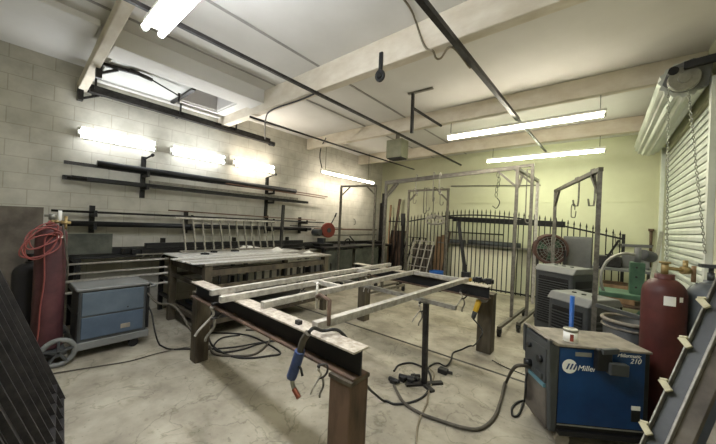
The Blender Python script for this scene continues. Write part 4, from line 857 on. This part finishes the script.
# gas cylinder on the cart
q = V((.405, 3.42, .122)); g = gas_cyl('gas', q, .133, 1.17, 'maroon', 'large maroon gas cylinder standing at the back of the blue welder', .14)
MB().cyl((0, 0, 1.1), (0, 0, 1.18), .06).build('neck_ring', 'maroon', g)
MB().cyl((0, 0, 1.18), (0, 0, 1.27), .022).cyl((0, 0, 1.265), (0, 0, 1.28), .036).build('valve', 'brass', g)
MB().cyl((0, 0, 1.23), (.13, .06, 1.22), .014).cyl((.10, .045, 1.22), (.14, .065, 1.22), .03).cyl((.12, .055, 1.22), (.12, .055, 1.30), .016).build('regulator', 'brass', g)
MB().cyl((.17, .08, 1.13), (.17, .08, 1.26), .014).build('gauge_tube', 'wood', g)
def cyl_patch(b, r, a0, a1, z0, z1, n=6):
    return b.add([(r*math.cos(a0+(a1-a0)*i/n), r*math.sin(a0+(a1-a0)*i/n), z) for z in (z0, z1) for i in range(n+1)], [(i, i+1, n+2+i, n+1+i) for i in range(n)])
cyl_patch(MB(), .135, -1.68, -1.17, .95, 1.022).build('paper_label', 'paper', g)
cyl_patch(MB(), .1345, -1.0, -.8, .985, 1.022).build('round_sticker', 'paper', g)
cable('regulator_hose', [q+V((.19, .09, 1.13)), q+V((.2, .08, .9)), q+V((.19, .1, .6)), q+V((.15, .12, .2)), q+V((.1, .2, .02))], .008, 'cable', 'thin black hose dropping from the maroon tank regulator', 'hose')
q = V((.665, 3.5, 0)); g = gas_cyl('gas', q, .13, 1.28, 'greycyl', 'grey gas cylinder beside the roller door at the picture edge'); MB().cyl((0, 0, 1.28), (0, 0, 1.34), .02).bar((-.06, 0, 1.39), (.06, 0, 1.39), .1, .025).cyl((0, 0, 1.34), (0, 0, 1.38), .014).build('valve', 'dgrey', g)

# ================================================================== LEANING STEEL, near right
d = (V((.53, 2.86, 1.17))-V((.25, 2.481, .409))).normalized()
base = V((.25, 2.481, .409)) - d*(.409/d.z); top = base + d*1.75
side = d.cross(V((-.45, -.85, 0))).normalized(); 
if side.x > 0: side = -side                        # toward picture left
nrm = d.cross(side).normalized()
if nrm.y > 0: nrm = -nrm                           # toward the viewer
o = base.copy(); ld = thing('pegged_channel', 'long grey steel channel with four cream pegs leaning toward the roller door', 'channel', o)
def sweep(off, w, h, m, nm, par=ld, a=0., e=None):
    MB(o).bar(base+off+d*a, (top if e is None else base+d*e)+off, w, h, nrm).build(nm, m, par, .003)
cw = .095
sweep(-side*cw*.5, cw, .012, 'dgrey', 'web')
sweep(V((0, 0, 0))+nrm*.02, .010, .05, 'galv', 'flange')
sweep(-side*cw+nrm*.03, .014, .07, 'galv', 'flange')
sweep(-side*(cw+.04)+nrm*.005, .07, .05, 'brownplate', 'side_face')
for t in (.46, .70, .95, 1.19):
    c = base+d*t/d.z; MB(o).bar(c+side*.03+nrm*.05, c-side*.022+nrm*.05-d*.045, .034, .022, nrm).bar(c+side*.035+nrm*.05, c-side*.0+nrm*.05+d*.012, .012, .03, nrm).build('peg', 'cream', ld, .003)
off2 = -side*(cw+.13)-nrm*.04
single('flat_bar', lambda b: b.bar(base+off2, base+off2+d*1.45, .06, .014, nrm), 'lgrey', 'wide grey flat bar leaning right beside the pegged channel', 'bar', base+off2)
off3 = -side*(cw+.22)-nrm*.02; t3 = d*.92+V((.1, 0, .1))
single('square_tube', lambda b: b.bar(base+off3, base+off3+d*1.2+V((.02, 0, 0)), .05), 'galv', 'grey square tube leaning further right of the flat bar', 'tube', base+off3)
off4 = -side*(cw+.36)
single('square_tube', lambda b: b.bar(base+off4, base+off4+d*.8+V((-.05, .05, 0)), .06), 'steel', 'dark square tube leaning nearest the lower right picture corner', 'tube', base+off4)

# ================================================================== LIGHT
wd = bpy.data.worlds.new('world'); S.world = wd; wd.use_nodes = True
wn, wlk = wd.node_tree.nodes, wd.node_tree.links
sky = wn.new('ShaderNodeTexSky'); sky.sky_type = 'HOSEK_WILKIE'; sky.sun_direction = (.3, -.5, .8)
wlk.new(sky.outputs[0], wn['Background'].inputs[0]); wn['Background'].inputs[1].default_value = .6
def area(loc, sx, sy, power, rgb, rot=(0, 0, 0)):
    l = bpy.data.lights.new('lamp_light', 'AREA'); l.shape = 'RECTANGLE'; l.size = sx; l.size_y = sy; l.energy = power; l.color = [v/255 for v in rgb]
    ob = bpy.data.objects.new('lamp_light', l); COL.objects.link(ob); ob.location = loc; ob.rotation_euler = rot; return ob
area((-1.78, .77, 3.09), 2.4, .2, 45, (238, 246, 255))
area((-1.06, 4.905, 3.10), 2.1, .08, 34, (255, 242, 206))
area((-1.02, 6.955, 3.08), 2.0, .08, 30, (232, 248, 176))
area((-5.35, 6.0, 2.78), .08, 2.0, 24, (255, 232, 196))
for y, c in ((1.12, (236, 246, 255)), (2.3, (240, 246, 252)), (3.42, (255, 232, 196))):
    area((XL+.2, y, 2.74), .12, .9, 7.5, c, (0, math.radians(-135), 0))
S.view_settings.view_transform = 'Standard'; S.view_settings.look = 'None'; S.view_settings.gamma = 1; S.view_settings.use_curve_mapping = False
S.view_settings.exposure = 0.3
S.cycles.use_denoising = True; S.cycles.sample_clamp_indirect = 6; S.cycles.max_bounces = 8; S.cycles.diffuse_bounces = 5
